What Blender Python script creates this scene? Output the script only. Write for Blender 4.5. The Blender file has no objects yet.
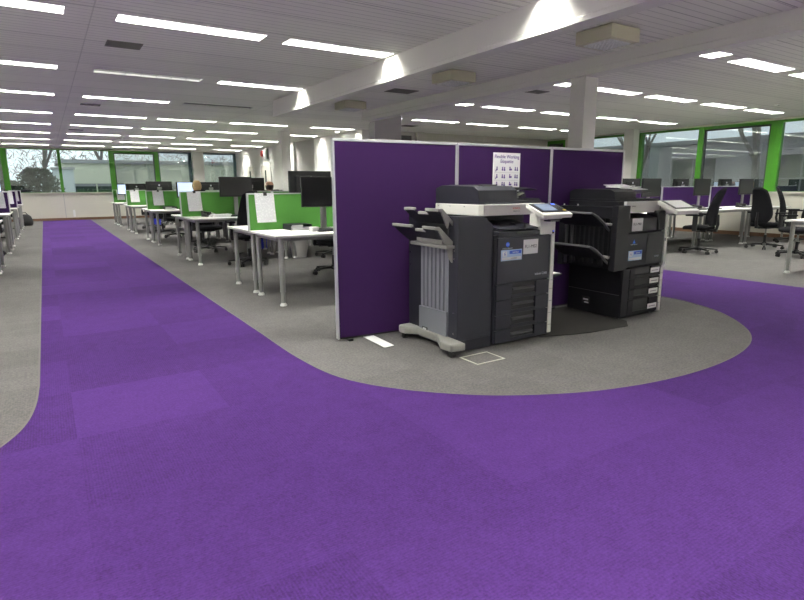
import bpy, bmesh, math, random
from mathutils import Vector, Matrix
random.seed(7)
PI = math.pi
S = bpy.context.scene
COL = S.collection

# ------------------------------------------------------------------ materials
def mat(name, c, rough=0.6, metal=0.0, noise=0.0, scale=40.0, bump=0.0, spec=0.5, detail=3.0):
    m = bpy.data.materials.new(name); m.use_nodes = True
    nt = m.node_tree; N = nt.nodes; L = nt.links
    b = N['Principled BSDF']
    b.inputs['Base Color'].default_value = (*c, 1)
    b.inputs['Roughness'].default_value = rough
    b.inputs['Metallic'].default_value = metal
    b.inputs['Specular IOR Level'].default_value = spec
    tc = N.new('ShaderNodeTexCoord')
    n = N.new('ShaderNodeTexNoise'); n.inputs['Scale'].default_value = scale; n.inputs['Detail'].default_value = detail
    L.new(tc.outputs['Object'], n.inputs['Vector'])
    if noise > 0:
        mx = N.new('ShaderNodeMix'); mx.data_type = 'RGBA'
        mx.inputs[6].default_value = (*[x*(1-noise) for x in c], 1)
        mx.inputs[7].default_value = (*[min(1, x*(1+noise)) for x in c], 1)
        L.new(n.outputs['Fac'], mx.inputs[0]); L.new(mx.outputs[2], b.inputs['Base Color'])
    if bump > 0:
        bp = N.new('ShaderNodeBump'); bp.inputs['Strength'].default_value = bump; bp.inputs['Distance'].default_value = 0.004
        L.new(n.outputs['Fac'], bp.inputs['Height']); L.new(bp.outputs[0], b.inputs['Normal'])
    return m

def emit_mat(name, c, s):
    m = bpy.data.materials.new(name); m.use_nodes = True
    b = m.node_tree.nodes['Principled BSDF']
    b.inputs['Base Color'].default_value = (*c, 1)
    b.inputs['Emission Color'].default_value = (*c, 1)
    b.inputs['Emission Strength'].default_value = s
    return m

def math_node(N, op, a=None, b=None):
    n = N.new('ShaderNodeMath'); n.operation = op
    if a is not None: n.inputs[0].default_value = a
    if b is not None: n.inputs[1].default_value = b
    return n

def carpet_mat(name, base, tile, dtile, speck, ribs, c2=None):
    """carpet laid in square tiles: each tile a slightly different tone, ribbed one way or the other, plus fibre speckle"""
    m = bpy.data.materials.new(name); m.use_nodes = True
    nt = m.node_tree; N = nt.nodes; L = nt.links; b = N['Principled BSDF']
    b.inputs['Roughness'].default_value = 0.95; b.inputs['Specular IOR Level'].default_value = 0.05
    tc = N.new('ShaderNodeTexCoord'); sp = N.new('ShaderNodeSeparateXYZ'); L.new(tc.outputs['Object'], sp.inputs[0])
    fl = []
    for ax in (0, 1):
        d = math_node(N, 'DIVIDE', b=tile); L.new(sp.outputs[ax], d.inputs[0])
        f = math_node(N, 'FLOOR'); L.new(d.outputs[0], f.inputs[0]); fl.append(f)
    cb = N.new('ShaderNodeCombineXYZ'); L.new(fl[0].outputs[0], cb.inputs[0]); L.new(fl[1].outputs[0], cb.inputs[1])
    wn = N.new('ShaderNodeTexWhiteNoise'); wn.noise_dimensions = '2D'; L.new(cb.outputs[0], wn.inputs['Vector'])
    n1 = N.new('ShaderNodeTexNoise'); n1.inputs['Scale'].default_value = 130; n1.inputs['Detail'].default_value = 2
    n2 = N.new('ShaderNodeTexNoise'); n2.inputs['Scale'].default_value = 0.9; n2.inputs['Detail'].default_value = 3
    n3 = N.new('ShaderNodeTexNoise'); n3.inputs['Scale'].default_value = 60; n3.inputs['Detail'].default_value = 3
    n4 = N.new('ShaderNodeTexNoise'); n4.inputs['Scale'].default_value = 9; n4.inputs['Detail'].default_value = 4
    for n in (n1, n2, n3, n4): L.new(tc.outputs['Object'], n.inputs['Vector'])
    # ribs: along x or y by tile
    gt = math_node(N, 'GREATER_THAN', b=0.5); L.new(wn.outputs['Value'], gt.inputs[0])
    mxv = N.new('ShaderNodeMix'); mxv.data_type = 'FLOAT'
    L.new(gt.outputs[0], mxv.inputs[0]); L.new(sp.outputs[0], mxv.inputs[2]); L.new(sp.outputs[1], mxv.inputs[3])
    ml = math_node(N, 'MULTIPLY', b=2*PI/0.012); L.new(mxv.outputs[0], ml.inputs[0])
    sn = math_node(N, 'SINE'); L.new(ml.outputs[0], sn.inputs[0])
    # value = 1 + dtile*(w-.5) + speck*(n-.5) ...
    def madd(src, k, off):
        a = N.new('ShaderNodeMath'); a.operation = 'MULTIPLY_ADD'; a.inputs[1].default_value = k; a.inputs[2].default_value = off
        L.new(src, a.inputs[0]); return a.outputs[0]
    terms = [madd(wn.outputs['Value'], dtile, 1 - dtile/2), madd(n1.outputs['Fac'], speck, -speck/2),
             madd(n2.outputs['Fac'], 0.25, -0.125), madd(n4.outputs['Fac'], 0.30, -0.15), madd(n3.outputs['Fac'], speck*0.6, -speck*0.3), madd(sn.outputs[0], ribs, 0)]
    acc = terms[0]
    for t in terms[1:]:
        a = math_node(N, 'ADD'); L.new(acc, a.inputs[0]); L.new(t, a.inputs[1]); acc = a.outputs[0]
    vm = N.new('ShaderNodeVectorMath'); vm.operation = 'SCALE'
    if c2:
        mx = N.new('ShaderNodeMix'); mx.data_type = 'RGBA'; mx.inputs[6].default_value = (*base, 1); mx.inputs[7].default_value = (*c2, 1)
        r = N.new('ShaderNodeMath'); r.operation = 'MULTIPLY_ADD'; r.inputs[1].default_value = 4; r.inputs[2].default_value = -1.5; r.use_clamp = True
        L.new(n3.outputs['Fac'], r.inputs[0]); L.new(r.outputs[0], mx.inputs[0]); L.new(mx.outputs[2], vm.inputs[0])
    else:
        vm.inputs[0].default_value = base
    L.new(acc, vm.inputs['Scale']); L.new(vm.outputs[0], b.inputs['Base Color'])
    bp = N.new('ShaderNodeBump'); bp.inputs['Strength'].default_value = 0.35; bp.inputs['Distance'].default_value = 0.004
    L.new(acc, bp.inputs['Height']); L.new(bp.outputs[0], b.inputs['Normal'])
    return m

def plank_mat(name, c, pitch, gap, big):
    """white metal ceiling planks running along X, dark joint lines between them"""
    m = bpy.data.materials.new(name); m.use_nodes = True
    nt = m.node_tree; N = nt.nodes; L = nt.links; b = N['Principled BSDF']; b.inputs['Roughness'].default_value = 0.55
    tc = N.new('ShaderNodeTexCoord'); sp = N.new('ShaderNodeSeparateXYZ'); L.new(tc.outputs['Object'], sp.inputs[0])
    def line(axis, p, w, off=0.0):
        a = math_node(N, 'ADD', b=off + 1000*p); L.new(sp.outputs[axis], a.inputs[0])
        mo = math_node(N, 'MODULO', b=p); L.new(a.outputs[0], mo.inputs[0])
        lt = math_node(N, 'LESS_THAN', b=w); L.new(mo.outputs[0], lt.inputs[0]); return lt.outputs[0]
    l1 = line(1, pitch, gap); l2 = line(1, big, gap*1.1); l3 = line(0, 3.16, 0.012, -0.52)
    n = N.new('ShaderNodeTexNoise'); n.inputs['Scale'].default_value = 1.3; L.new(tc.outputs['Object'], n.inputs['Vector'])
    fl = math_node(N, 'DIVIDE', b=big); L.new(sp.outputs[1], fl.inputs[0]); f2 = math_node(N, 'FLOOR'); L.new(fl.outputs[0], f2.inputs[0])
    wn = N.new('ShaderNodeTexWhiteNoise'); wn.noise_dimensions = '1D'; L.new(f2.outputs[0], wn.inputs['W'])
    a1 = math_node(N, 'MULTIPLY', b=0.30); L.new(l1, a1.inputs[0])
    a2 = math_node(N, 'MULTIPLY', b=0.45); L.new(l2, a2.inputs[0])
    a3 = math_node(N, 'MULTIPLY', b=0.25); L.new(l3, a3.inputs[0])
    mx = math_node(N, 'MAXIMUM'); L.new(a1.outputs[0], mx.inputs[0]); L.new(a2.outputs[0], mx.inputs[1])
    mx2 = math_node(N, 'MAXIMUM'); L.new(mx.outputs[0], mx2.inputs[0]); L.new(a3.outputs[0], mx2.inputs[1])
    inv = math_node(N, 'SUBTRACT', a=1.0); L.new(mx2.outputs[0], inv.inputs[1])
    t = N.new('ShaderNodeMath'); t.operation = 'MULTIPLY_ADD'; t.inputs[1].default_value = 0.06; t.inputs[2].default_value = 0.95; L.new(wn.outputs['Value'], t.inputs[0])
    pr = math_node(N, 'MULTIPLY'); L.new(inv.outputs[0], pr.inputs[0]); L.new(t.outputs[0], pr.inputs[1])
    vm = N.new('ShaderNodeVectorMath'); vm.operation = 'SCALE'; vm.inputs[0].default_value = c
    L.new(pr.outputs[0], vm.inputs['Scale']); L.new(vm.outputs[0], b.inputs['Base Color'])
    return m

def paper_mat(name, line_pitch, line_c, axis=2, cover=0.45):
    """printed sheet: rows of grey text with ragged word gaps"""
    m = bpy.data.materials.new(name); m.use_nodes = True
    nt = m.node_tree; N = nt.nodes; L = nt.links; b = N['Principled BSDF']; b.inputs['Roughness'].default_value = 0.8
    tc = N.new('ShaderNodeTexCoord'); sp = N.new('ShaderNodeSeparateXYZ'); L.new(tc.outputs['Object'], sp.inputs[0])
    a = math_node(N, 'ADD', b=100*line_pitch); L.new(sp.outputs[axis], a.inputs[0])
    mo = math_node(N, 'MODULO', b=line_pitch); L.new(a.outputs[0], mo.inputs[0])
    lt = math_node(N, 'LESS_THAN', b=line_pitch*cover); L.new(mo.outputs[0], lt.inputs[0])
    n = N.new('ShaderNodeTexNoise'); n.inputs['Scale'].default_value = 45; L.new(tc.outputs['Object'], n.inputs['Vector'])
    g = math_node(N, 'GREATER_THAN', b=0.44); L.new(n.outputs['Fac'], g.inputs[0])
    pr = math_node(N, 'MULTIPLY'); L.new(lt.outputs[0], pr.inputs[0]); L.new(g.outputs[0], pr.inputs[1])
    mx = N.new('ShaderNodeMix'); mx.data_type = 'RGBA'; mx.inputs[6].default_value = (.84, .84, .86, 1); mx.inputs[7].default_value = (*line_c, 1)
    L.new(pr.outputs[0], mx.inputs[0]); L.new(mx.outputs[2], b.inputs['Base Color'])
    return m

def glass_mat(name, tint, refl):
    m = bpy.data.materials.new(name); m.use_nodes = True
    nt = m.node_tree; N = nt.nodes; L = nt.links
    for n in list(N): N.remove(n)
    o = N.new('ShaderNodeOutputMaterial'); t = N.new('ShaderNodeBsdfTransparent'); g = N.new('ShaderNodeBsdfGlossy'); mx = N.new('ShaderNodeMixShader')
    t.inputs[0].default_value = (*tint, 1); g.inputs['Roughness'].default_value = 0.0; g.inputs['Color'].default_value = (.95, 1, .97, 1)
    lw = N.new('ShaderNodeFresnel'); lw.inputs['IOR'].default_value = 1.5
    ma = N.new('ShaderNodeMath'); ma.operation = 'ADD'; ma.inputs[1].default_value = refl; ma.use_clamp = True
    L.new(lw.outputs[0], ma.inputs[0]); L.new(ma.outputs[0], mx.inputs[0])
    L.new(t.outputs[0], mx.inputs[1]); L.new(g.outputs[0], mx.inputs[2]); L.new(mx.outputs[0], o.inputs[0])
    return m

M = {}
M['grey_carpet'] = carpet_mat('grey_carpet', (0.1176, 0.1128, 0.1080), 0.5, 0.10, 0.6, 0.03, c2=(.079, .075, .078))
M['purple_carpet'] = carpet_mat('purple_carpet', (0.0456, 0.0177, 0.0981), 0.75, 0.24, 0.80, 0.06)
M['pale_bounce'] = mat('pale_bounce_floor', (.86, .86, .82), .4, noise=.03, scale=8)  # made-up pale flooring that throws light back up
M['dark_carpet'] = mat('dark_carpet', (0.0273, 0.0258, 0.0248), .95, noise=.4, scale=150, bump=.3, spec=.1)
M['ceiling'] = plank_mat('ceiling_planks', (.93, .925, .865), 0.10, 0.012, 0.62)
M['white_wall'] = mat('white_wall_paint', (.80, .79, .76), .75, noise=.03, scale=3)
M['beige_wall'] = mat('beige_wall_paint', (0.5808, 0.5588, 0.5016), .7, noise=.03, scale=2)
M['grey_wall'] = mat('grey_wall_paint', (0.4858, 0.4699, 0.4594), .75, noise=.03, scale=2)
M['beam'] = mat('beam_paint', (.82, .81, .77), .5, noise=.02, scale=3)
M['skirt'] = mat('wood_skirting', (.14, .07, .035), .5, noise=.25, scale=12)
M['green_frame'] = mat('green_frame_paint', (0.0496, 0.2282, 0.0124), .4, noise=.04, scale=5)
M['teal_frame'] = mat('teal_frame_paint', (0.0496, 0.0992, 0.1091), .4, noise=.04, scale=5)
M['black_seal'] = mat('black_gasket', (.03, .035, .04), .5)
M['glass'] = glass_mat('window_glass', (.86, .92, .90), .05)
M['glass2'] = glass_mat('window_glass_coated', (.72, .78, .77), .20)
M['partition'] = mat('purple_partition_fabric', (0.0290, 0.0109, 0.0531), .92, noise=.16, scale=260, bump=.25, spec=.05)
M['purple_screen'] = mat('purple_screen_fabric', (0.0232, 0.0078, 0.0484), .9, noise=.12, scale=260, bump=.2, spec=.05)
M['green_screen'] = mat('green_screen_fabric', (0.0677, 0.2005, 0.0428), .9, noise=.12, scale=260, bump=.2, spec=.05)
M['alu'] = mat('aluminium_trim', (.60, .61, .63), .38, .6, noise=.04, scale=8)
M['leg'] = mat('silver_leg_paint', (0.2451, 0.2451, 0.2403), .4, .3, noise=.04, scale=9)
M['foot'] = mat('pale_plastic_foot', (.72, .72, .70), .5)
M['desk'] = mat('white_laminate', (.80, .81, .77), .35, noise=.02, scale=4)
M['deskedge'] = mat('grey_edge_band', (.40, .40, .40), .5)
M['black'] = mat('black_plastic', (0.0109, 0.0109, 0.0119), .42, noise=.15, scale=60, spec=.3)
M['black_fabric'] = mat('black_chair_fabric', (0.0109, 0.0109, 0.0129), .9, noise=.3, scale=200, bump=.3, spec=.08)
M['screen_off'] = mat('dark_screen_glass', (.012, .012, .013), .28, noise=.1, scale=3)
M['screen_on'] = emit_mat('lit_screen', (.62, .74, .95), 1.0)
M['charcoal'] = mat('charcoal_plastic', (0.0196, 0.0200, 0.0278), .45, noise=.10, scale=90, bump=.06, spec=.28)
M['charcoal2'] = mat('charcoal_plastic_dark', (0.0128, 0.0131, 0.0193), .45, noise=.10, scale=90, bump=.06, spec=.28)
M['charcoal3'] = mat('black_violet_plastic', (0.0043, 0.0042, 0.0068), .6, noise=.10, scale=90, bump=.05, spec=.28)
M['recess'] = mat('deep_black_plastic', (.008, .008, .009), .6)
M['printer_white'] = mat('printer_white_plastic', (0.6864, 0.6776, 0.6336), .4, noise=.02, scale=30)
M['printer_grey'] = mat('printer_warm_grey_plastic', (0.2112, 0.2086, 0.1927), .45, noise=.04, scale=40)
M['printer_mid'] = mat('printer_mid_grey_plastic', (0.0686, 0.0686, 0.0713), .45, noise=.06, scale=40)
M['steel'] = mat('ribbed_silver_panel', (0.2218, 0.2323, 0.2587), .3, .4, noise=.04, scale=10)
M['groove_shade'] = mat('silver_groove_shade', (0.1040, 0.1080, 0.1240), .35, .3)  # darker silver standing in for shade between the ribs
M['lid_edge'] = mat('pale_lid_edging', (.33, .32, .27), .5)
M['rubber'] = mat('caster_rubber', (.012, .012, .012), .6)
M['metal'] = mat('bright_screw_metal', (.7, .7, .72), .25, .9)
M['label_white'] = mat('label_white', (0.7040, 0.7040, 0.7040), .6)
M['ink'] = mat('black_ink', (.02, .02, .02), .7)
M['grey_ink'] = mat('grey_ink', (.25, .25, .26), .7)
M['purple_ink'] = mat('purple_ink', (.10, .05, .25), .7)
M['blue_ink'] = mat('blue_ink', (.02, .08, .5), .6)
M['sky_label'] = mat('pale_blue_label', (0.3960, 0.5280, 0.7216), .6)
M['red_ink'] = mat('red_ink', (.75, .12, .06), .6)
M['logo_blue'] = mat('logo_blue', (.03, .16, .75), .4)
M['logo_white'] = mat('logo_silver', (.55, .56, .62), .4)
M['panel_screen'] = emit_mat('touch_panel_glow', (.16, .20, .30), .12)
M['led_blue'] = emit_mat('blue_led', (.1, .2, 1.0), 1.5)
M['yellow'] = mat('yellow_button', (.75, .6, .05), .5)
M['paper'] = paper_mat('printed_sheet', .011, (.62, .62, .65))
M['paper_plain'] = mat('plain_paper', (.82, .82, .82), .8)
M['lamp'] = emit_mat('fluorescent_diffuser', (1.0, 1.0, .92), 80.0)
M['lamp_dim'] = emit_mat('fluorescent_diffuser_dim', (1.0, .985, .95), 4.0)
M['lamp_off'] = mat('unlit_diffuser', (.5, .52, .48), .5)
M['louvre'] = mat('grey_louvre', (.20, .20, .20), .3)
M['lamp_housing'] = mat('white_lamp_housing', (.8, .8, .78), .4)
M['vent'] = mat('grey_vent', (0.1400, 0.1365, 0.1260), .6, noise=.1, scale=100)
M['cream'] = mat('cream_box_paint', (0.5780, 0.5525, 0.4250), .5, noise=.03, scale=10)
M['prism'] = mat('prismatic_diffuser', (.75, .77, .76), .15, noise=.35, scale=45, bump=.6)
M['red'] = mat('red_alarm_plastic', (.45, .02, .02), .4)
M['grey_bin'] = mat('grey_bin_plastic', (.45, .44, .42), .5, noise=.05, scale=20)
M['blue_bin'] = mat('blue_bin_plastic', (.02, .035, .55), .4, noise=.05, scale=20)
M['bag'] = mat('black_bag_fabric', (.012, .012, .014), .8, noise=.3, scale=80, bump=.4)
M['skin'] = mat('skin', (0.5750, 0.3105, 0.2185), .55, noise=.06, scale=20)
M['blonde'] = mat('blonde_hair', (.62, .45, .22), .6, noise=.35, scale=90, bump=.5)
M['dark_hair'] = mat('dark_hair', (.045, .03, .022), .6, noise=.35, scale=90, bump=.5)
M['cardigan'] = mat('teal_grey_knit', (.10, .13, .16), .9, noise=.2, scale=150, bump=.3)
M['purple_shirt'] = mat('purple_shirt', (.14, .05, .28), .85, noise=.15, scale=80)
M['trousers'] = mat('dark_trousers', (.03, .03, .04), .9, noise=.15, scale=80)
M['bark'] = mat('tree_bark', (.10, .095, .08), .9, noise=.4, scale=14, bump=.5)
M['ivy'] = mat('ivy_leaves', (0.0126, 0.0216, 0.0090), .8, noise=.7, scale=9, bump=.6)
M['hedge'] = mat('hedge_leaves', (0.0360, 0.0420, 0.0240), .9, noise=.7, scale=7, bump=.8)
M['render_wall'] = mat('cream_render', (.62, .64, .50), .8, noise=.05, scale=2)
M['pale_wall'] = mat('pale_blue_render', (.55, .62, .62), .8, noise=.06, scale=2)
M['brick'] = mat('dark_grey_brick', (0.3380, 0.3250, 0.3250), .9, noise=.4, scale=12, bump=.4)
M['out_ground'] = mat('courtyard_paving', (.16, .16, .15), .9, noise=.2, scale=3)
M['roof'] = mat('grey_roof_edge', (.30, .31, .31), .7)
M['far_window'] = mat('far_window_glass', (.05, .07, .06), .15, noise=.5, scale=1.2)

# ------------------------------------------------------------------ mesh helpers
def new(): return bmesh.new()

def box(bm, x0, x1, y0, y1, z0, z1, bev=0.0, mi=0, seg=2):
    r = bmesh.ops.create_cube(bm, size=1.0)
    vs = r['verts']
    for v in vs:
        v.co = Vector((x0 + (v.co.x+.5)*(x1-x0), y0 + (v.co.y+.5)*(y1-y0), z0 + (v.co.z+.5)*(z1-z0)))
    fs = set(f for v in vs for f in v.link_faces)
    for f in fs: f.material_index = mi
    if bev > 0:
        es = list(set(e for v in vs for e in v.link_edges))
        g = bmesh.ops.bevel(bm, geom=es, offset=bev, segments=seg, affect='EDGES', profile=0.6)
        for f in g['faces']: f.material_index = mi
    return bm

def loft(bm, rings, cap=True, mi=0, closed=True):
    vr = [[bm.verts.new(p) for p in r] for r in rings]
    n = len(vr[0])
    for a, b in zip(vr[:-1], vr[1:]):
        for i in range(n if closed else n-1):
            j = (i+1) % n
            f = bm.faces.new((a[i], a[j], b[j], b[i])); f.material_index = mi
    if cap:
        f = bm.faces.new(list(reversed(vr[0]))); f.material_index = mi
        f = bm.faces.new(vr[-1]); f.material_index = mi
    return bm

def ring(c, u, v, ru, rv=None, n=12, p=2.0):
    rv = ru if rv is None else rv
    out = []
    for k in range(n):
        a = 2*PI*k/n + PI/n
        ca, sa = math.cos(a), math.sin(a)
        s = (abs(ca)**p + abs(sa)**p) ** (-1.0/p)
        out.append(Vector(c) + Vector(u)*ru*ca*s + Vector(v)*rv*sa*s)
    return out

def cyl(bm, p0, p1, r0, r1=None, n=12, mi=0):
    r1 = r0 if r1 is None else r1
    p0, p1 = Vector(p0), Vector(p1); d = (p1-p0).normalized()
    u = d.cross(Vector((0, 0, 1)) if abs(d.z) < .95 else Vector((1, 0, 0))).normalized(); v = d.cross(u)
    return loft(bm, [ring(p0, u, v, r0, n=n), ring(p1, u, v, r1, n=n)], mi=mi)

def lathe(bm, prof, n=16, c=(0, 0, 0), mi=0):
    c = Vector(c)
    return loft(bm, [ring(c + Vector((0, 0, z)), (1, 0, 0), (0, 1, 0), r, n=n) for r, z in prof], mi=mi)

def tube(bm, pts, rad, n=8, mi=0):
    pts = [Vector(p) for p in pts]; rs = rad if isinstance(rad, (list, tuple)) else [rad]*len(pts)
    rings = []; pu = None
    for i, p in enumerate(pts):
        d = (pts[min(i+1, len(pts)-1)] - pts[max(i-1, 0)]).normalized()
        u = d.cross(Vector((0, 0, 1)) if abs(d.z) < .95 else Vector((1, 0, 0))) if pu is None else (pu - d*pu.dot(d))
        u.normalize(); pu = u
        rings.append(ring(p, u, d.cross(u), rs[i], n=n))
    return loft(bm, rings, mi=mi)

def prism(bm, poly, axis, a0, a1, mi=0):
    """extrude a 2D polygon: axis 'x' takes (y,z), 'y' takes (x,z), 'z' takes (x,y)"""
    def P(p, a):
        return Vector((a, p[0], p[1])) if axis == 'x' else Vector((p[0], a, p[1])) if axis == 'y' else Vector((p[0], p[1], a))
    return loft(bm, [[P(p, a0) for p in poly], [P(p, a1) for p in poly]], mi=mi)

def quad(bm, a, b, c, d, mi=0):
    f = bm.faces.new([bm.verts.new(Vector(p)) for p in (a, b, c, d)]); f.material_index = mi

def obj(name, bm, m, parent=None, smooth=False, loc=None, rz=None, bevel=0.0):
    bmesh.ops.recalc_face_normals(bm, faces=bm.faces[:])
    me = bpy.data.meshes.new(name); bm.to_mesh(me); bm.free()
    for x in (m if isinstance(m, (list, tuple)) else [m]): me.materials.append(M[x] if isinstance(x, str) else x)
    if smooth:
        for p in me.polygons: p.use_smooth = True
        if smooth != 'all': me.set_sharp_from_angle(angle=math.radians(40))
    o = bpy.data.objects.new(name, me); COL.objects.link(o)
    if parent: o.parent = parent
    if loc: o.location = loc
    if rz is not None: o.rotation_euler.z = rz
    if bevel:
        b = o.modifiers.new('bevel', 'BEVEL'); b.width = bevel; b.segments = 2; b.limit_method = 'ANGLE'; b.angle_limit = math.radians(50)
    return o

def tag(o, label, cat, group=None):
    o['label'] = label; o['category'] = cat
    if group: o['group'] = group
    return o

def thing(name, label, cat, loc=(0, 0, 0), rz=0.0, group=None):
    o = bpy.data.objects.new(name, None); o.empty_display_size = .1; COL.objects.link(o)
    o.location = loc; o.rotation_euler.z = rz
    return tag(o, label, cat, group)

def struct(name, bm, m, parent=None, smooth=False):
    o = obj(name, bm, m, parent, smooth)
    if parent is None: o['kind'] = 'structure'
    return o

def kids(o): return [c for c in o.children]
def dup(o, loc, rz=0.0, label=None, parent=None):
    c = o.copy(); COL.objects.link(c); c.parent = parent
    if parent is None:
        c.location = loc; c.rotation_euler.z = rz
        if label: c['label'] = label
    for k in kids(o): dup(k, None, parent=c)
    return c

class Kind:
    """first call moves the prototype, later calls copy it with its parts"""
    def __init__(self, root): self.root = root; self.used = False
    def place(self, loc, rz, label, cat, group=None):
        if not self.used:
            o = self.root; self.used = True; o.location = loc; o.rotation_euler.z = rz
        else:
            o = dup(self.root, loc, rz)
        o['label'] = label; o['category'] = cat
        if group: o['group'] = group
        return o

def text(name, s, size, m, parent, loc, rot, align='CENTER', spacing=1.0, bold=0.0):
    cu = bpy.data.curves.new(name, 'FONT'); cu.body = s; cu.size = size; cu.align_x = align; cu.align_y = 'CENTER'
    cu.space_line = .95; cu.space_character = spacing; cu.extrude = .0004; cu.offset = bold
    t = bpy.data.objects.new(name, cu); COL.objects.link(t)
    bpy.context.view_layer.update()
    me = bpy.data.meshes.new_from_object(t.evaluated_get(bpy.context.evaluated_depsgraph_get()))
    bpy.data.objects.remove(t)
    me.materials.clear(); me.materials.append(M[m])
    o = bpy.data.objects.new(name, me); COL.objects.link(o); o.parent = parent
    o.location = loc; o.rotation_euler = rot
    return o
FRONT = (PI/2, 0, 0)          # text facing -Y

# ------------------------------------------------------------------ camera
CAMH = 1.22
f_px = 550.0; pitch = math.atan(113.9/550.0); yaw = math.atan(358/561.7); roll = .0053
fw = Vector((math.sin(yaw)*math.cos(pitch), math.cos(yaw)*math.cos(pitch), -math.sin(pitch)))
rt = Vector((math.cos(yaw), -math.sin(yaw), 0)); up = rt.cross(fw)
cx = rt*math.cos(roll) - up*math.sin(roll); cy = rt*math.sin(roll) + up*math.cos(roll)
cam = bpy.data.cameras.new('camera'); co = bpy.data.objects.new('camera', cam); COL.objects.link(co)
cam.sensor_fit = 'HORIZONTAL'; cam.sensor_width = 36.0; cam.lens = 36.0*f_px/804.0; cam.clip_start = .05; cam.clip_end = 300
mw = Matrix((cx, cy, -fw)).transposed().to_4x4(); mw.translation = Vector((0, 0, CAMH)); co.matrix_world = mw
S.camera = co

# ------------------------------------------------------------------ room shell
X0, X1, Y0, Y1, ZC = -3.4, 14.3, -2.2, 25.05, 2.70
YB = 13.4                                   # back wall of the right-hand bay
XC = 7.3                                    # long core wall

bm = new(); box(bm, X0-.2, X1+.2, Y0-.2, Y1+.2, -.12, 0); struct('floor', bm, 'grey_carpet')
bm = new(); box(bm, X0, X1, Y0, -.15, .001, .005); box(bm, X0, -1.4, -.15, 8.2, .001, .005); box(bm, 5.4, X1, -.15, 1.85, .001, .005); struct('floor_bounce', bm, 'pale_bounce')  # unseen pale floor areas, added to bounce light onto the ceiling

def smooth_poly(P, n=6):
    out = []
    for i in range(len(P)-1):
        p0 = Vector(P[max(i-1, 0)]); p1 = Vector(P[i]); p2 = Vector(P[i+1]); p3 = Vector(P[min(i+2, len(P)-1)])
        for k in range(n):
            t = k/n
            out.append(.5*((2*p1) + (p2-p0)*t + (2*p0-5*p1+4*p2-p3)*t*t + (3*p1-p0-3*p2+p3)*t**3))
    out.append(Vector(P[-1])); return out
left_edge = [(-.165, 24.9), (-.165, 12), (-.165, 6), (-.165, 4.3)] + [tuple(p) for p in smooth_poly([(-.165, 4.0), (-.18, 3.64), (-.22, 3.35), (-.30, 3.13), (-.45, 2.9), (-.75, 2.62), (-1.2, 2.42), (-1.39, 2.40)])] + [(-1.39, -.15)]
isl = [(1.42, 24.9), (1.42, 12), (1.42, 6)] + [tuple(p) for p in smooth_poly([(1.42, 4.4), (1.42, 3.65), (1.49, 3.09), (1.71, 2.69), (2.04, 2.36), (2.36, 2.16), (2.72, 2.01), (3.2, 1.91), (3.72, 1.89), (4.22, 1.95), (4.66, 2.09), (5.03, 2.33), (5.40, 2.72), (5.60, 3.12), (5.67, 3.5), (5.67, 4.2)])] + [(5.67, 6), (5.67, 12)]
right_edge = [(7.52, 12), (7.52, 4), (7.54, 3.0)] + [tuple(p) for p in smooth_poly([(7.56, 2.7), (7.72, 2.3), (8.05, 2.0), (8.6, 1.86)])] + [(8.61,-.15)]
# purple carpet: strips between boundary curves
bm = new()
outline = left_edge[::-1] + isl + right_edge[:-1] + [(8.6, 1.85), (5.4, 1.85), (5.4, -.15)]
vs = [bm.verts.new((p[0], p[1], .0025)) for p in outline]
fc = bm.faces.new(vs)
bmesh.ops.triangulate(bm, faces=[fc])
g = bmesh.ops.extrude_face_region(bm, geom=bm.faces[:])
for v in [x for x in g['geom'] if isinstance(x, bmesh.types.BMVert)]: v.co.z = .0005
struct('floor_walkway', bm, 'purple_carpet')
def border(name, pts, w):
    b = new(); pts = [Vector(p) for p in pts]; L_, R_ = [], []
    for i, p in enumerate(pts):
        d = (pts[min(i+1, len(pts)-1)] - pts[max(i-1, 0)]).normalized(); nrm = Vector((-d.y, d.x))
        L_.append(p + nrm*w/2); R_.append(p - nrm*w/2)
    for i in range(len(pts)-1):
        quad(b, (*L_[i], .004), (*L_[i+1], .004), (*R_[i+1], .004), (*R_[i], .004))
    return struct(name, b, 'cut_edge')
M['cut_edge'] = mat('carpet_cut_edge', (.085, .075, .075), .95, noise=.2, scale=200)
border('trim_1', left_edge[:-1], .012); border('trim_2', isl, .012)

# ceiling with real recesses for the luminaires
cols_main = [(-2.61, -1.25), (-1.03, .33), (.71, 2.07), (2.29, 3.56)]
rows_main = [-1.55, .65, 3.4, 5.83, 8.5, 10.93, 13.6, 15.95, 18.45, 20.95, 23.5]
cols_right = [(6.62, 6.95), (7.28, 8.54), (8.88, 10.14), (10.62, 11.88), (12.2, 13.46)]
rows_right = [-1.4, 1.2, 3.82, 6.05, 8.45, 10.9]
cols_mid = [(3.95, 5.2)]
W = .135
slots = []                                   # x0,x1,y0,y1
for r in rows_main:
    for c in cols_main:
        slots.append((c[0], c[1], r-W, r+W, 'main'))
for r in rows_main:
    if r > 11.5:
        for c in [(3.9, 5.3), (5.95, 7.15)]: slots.append((c[0], c[1], r-W, r+W, 'main'))
for r in rows_right:
    for c in cols_right:
        slots.append((c[0], c[1], r-W, r+W, 'right'))
xs = sorted(set([X0, X1] + [s[0] for s in slots] + [s[1] for s in slots]))
ys = sorted(set([Y0, Y1] + [s[2] for s in slots] + [s[3] for s in slots]))
holes = set()
for s in slots:
    for i in range(len(xs)-1):
        for j in range(len(ys)-1):
            if xs[i] >= s[0]-1e-6 and xs[i+1] <= s[1]+1e-6 and ys[j] >= s[2]-1e-6 and ys[j+1] <= s[3]+1e-6: holes.add((i, j))
bm = new(); VV = {}
def cv(i, j):
    if (i, j) not in VV: VV[(i, j)] = bm.verts.new((xs[i], ys[j], ZC))
    return VV[(i, j)]
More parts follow.
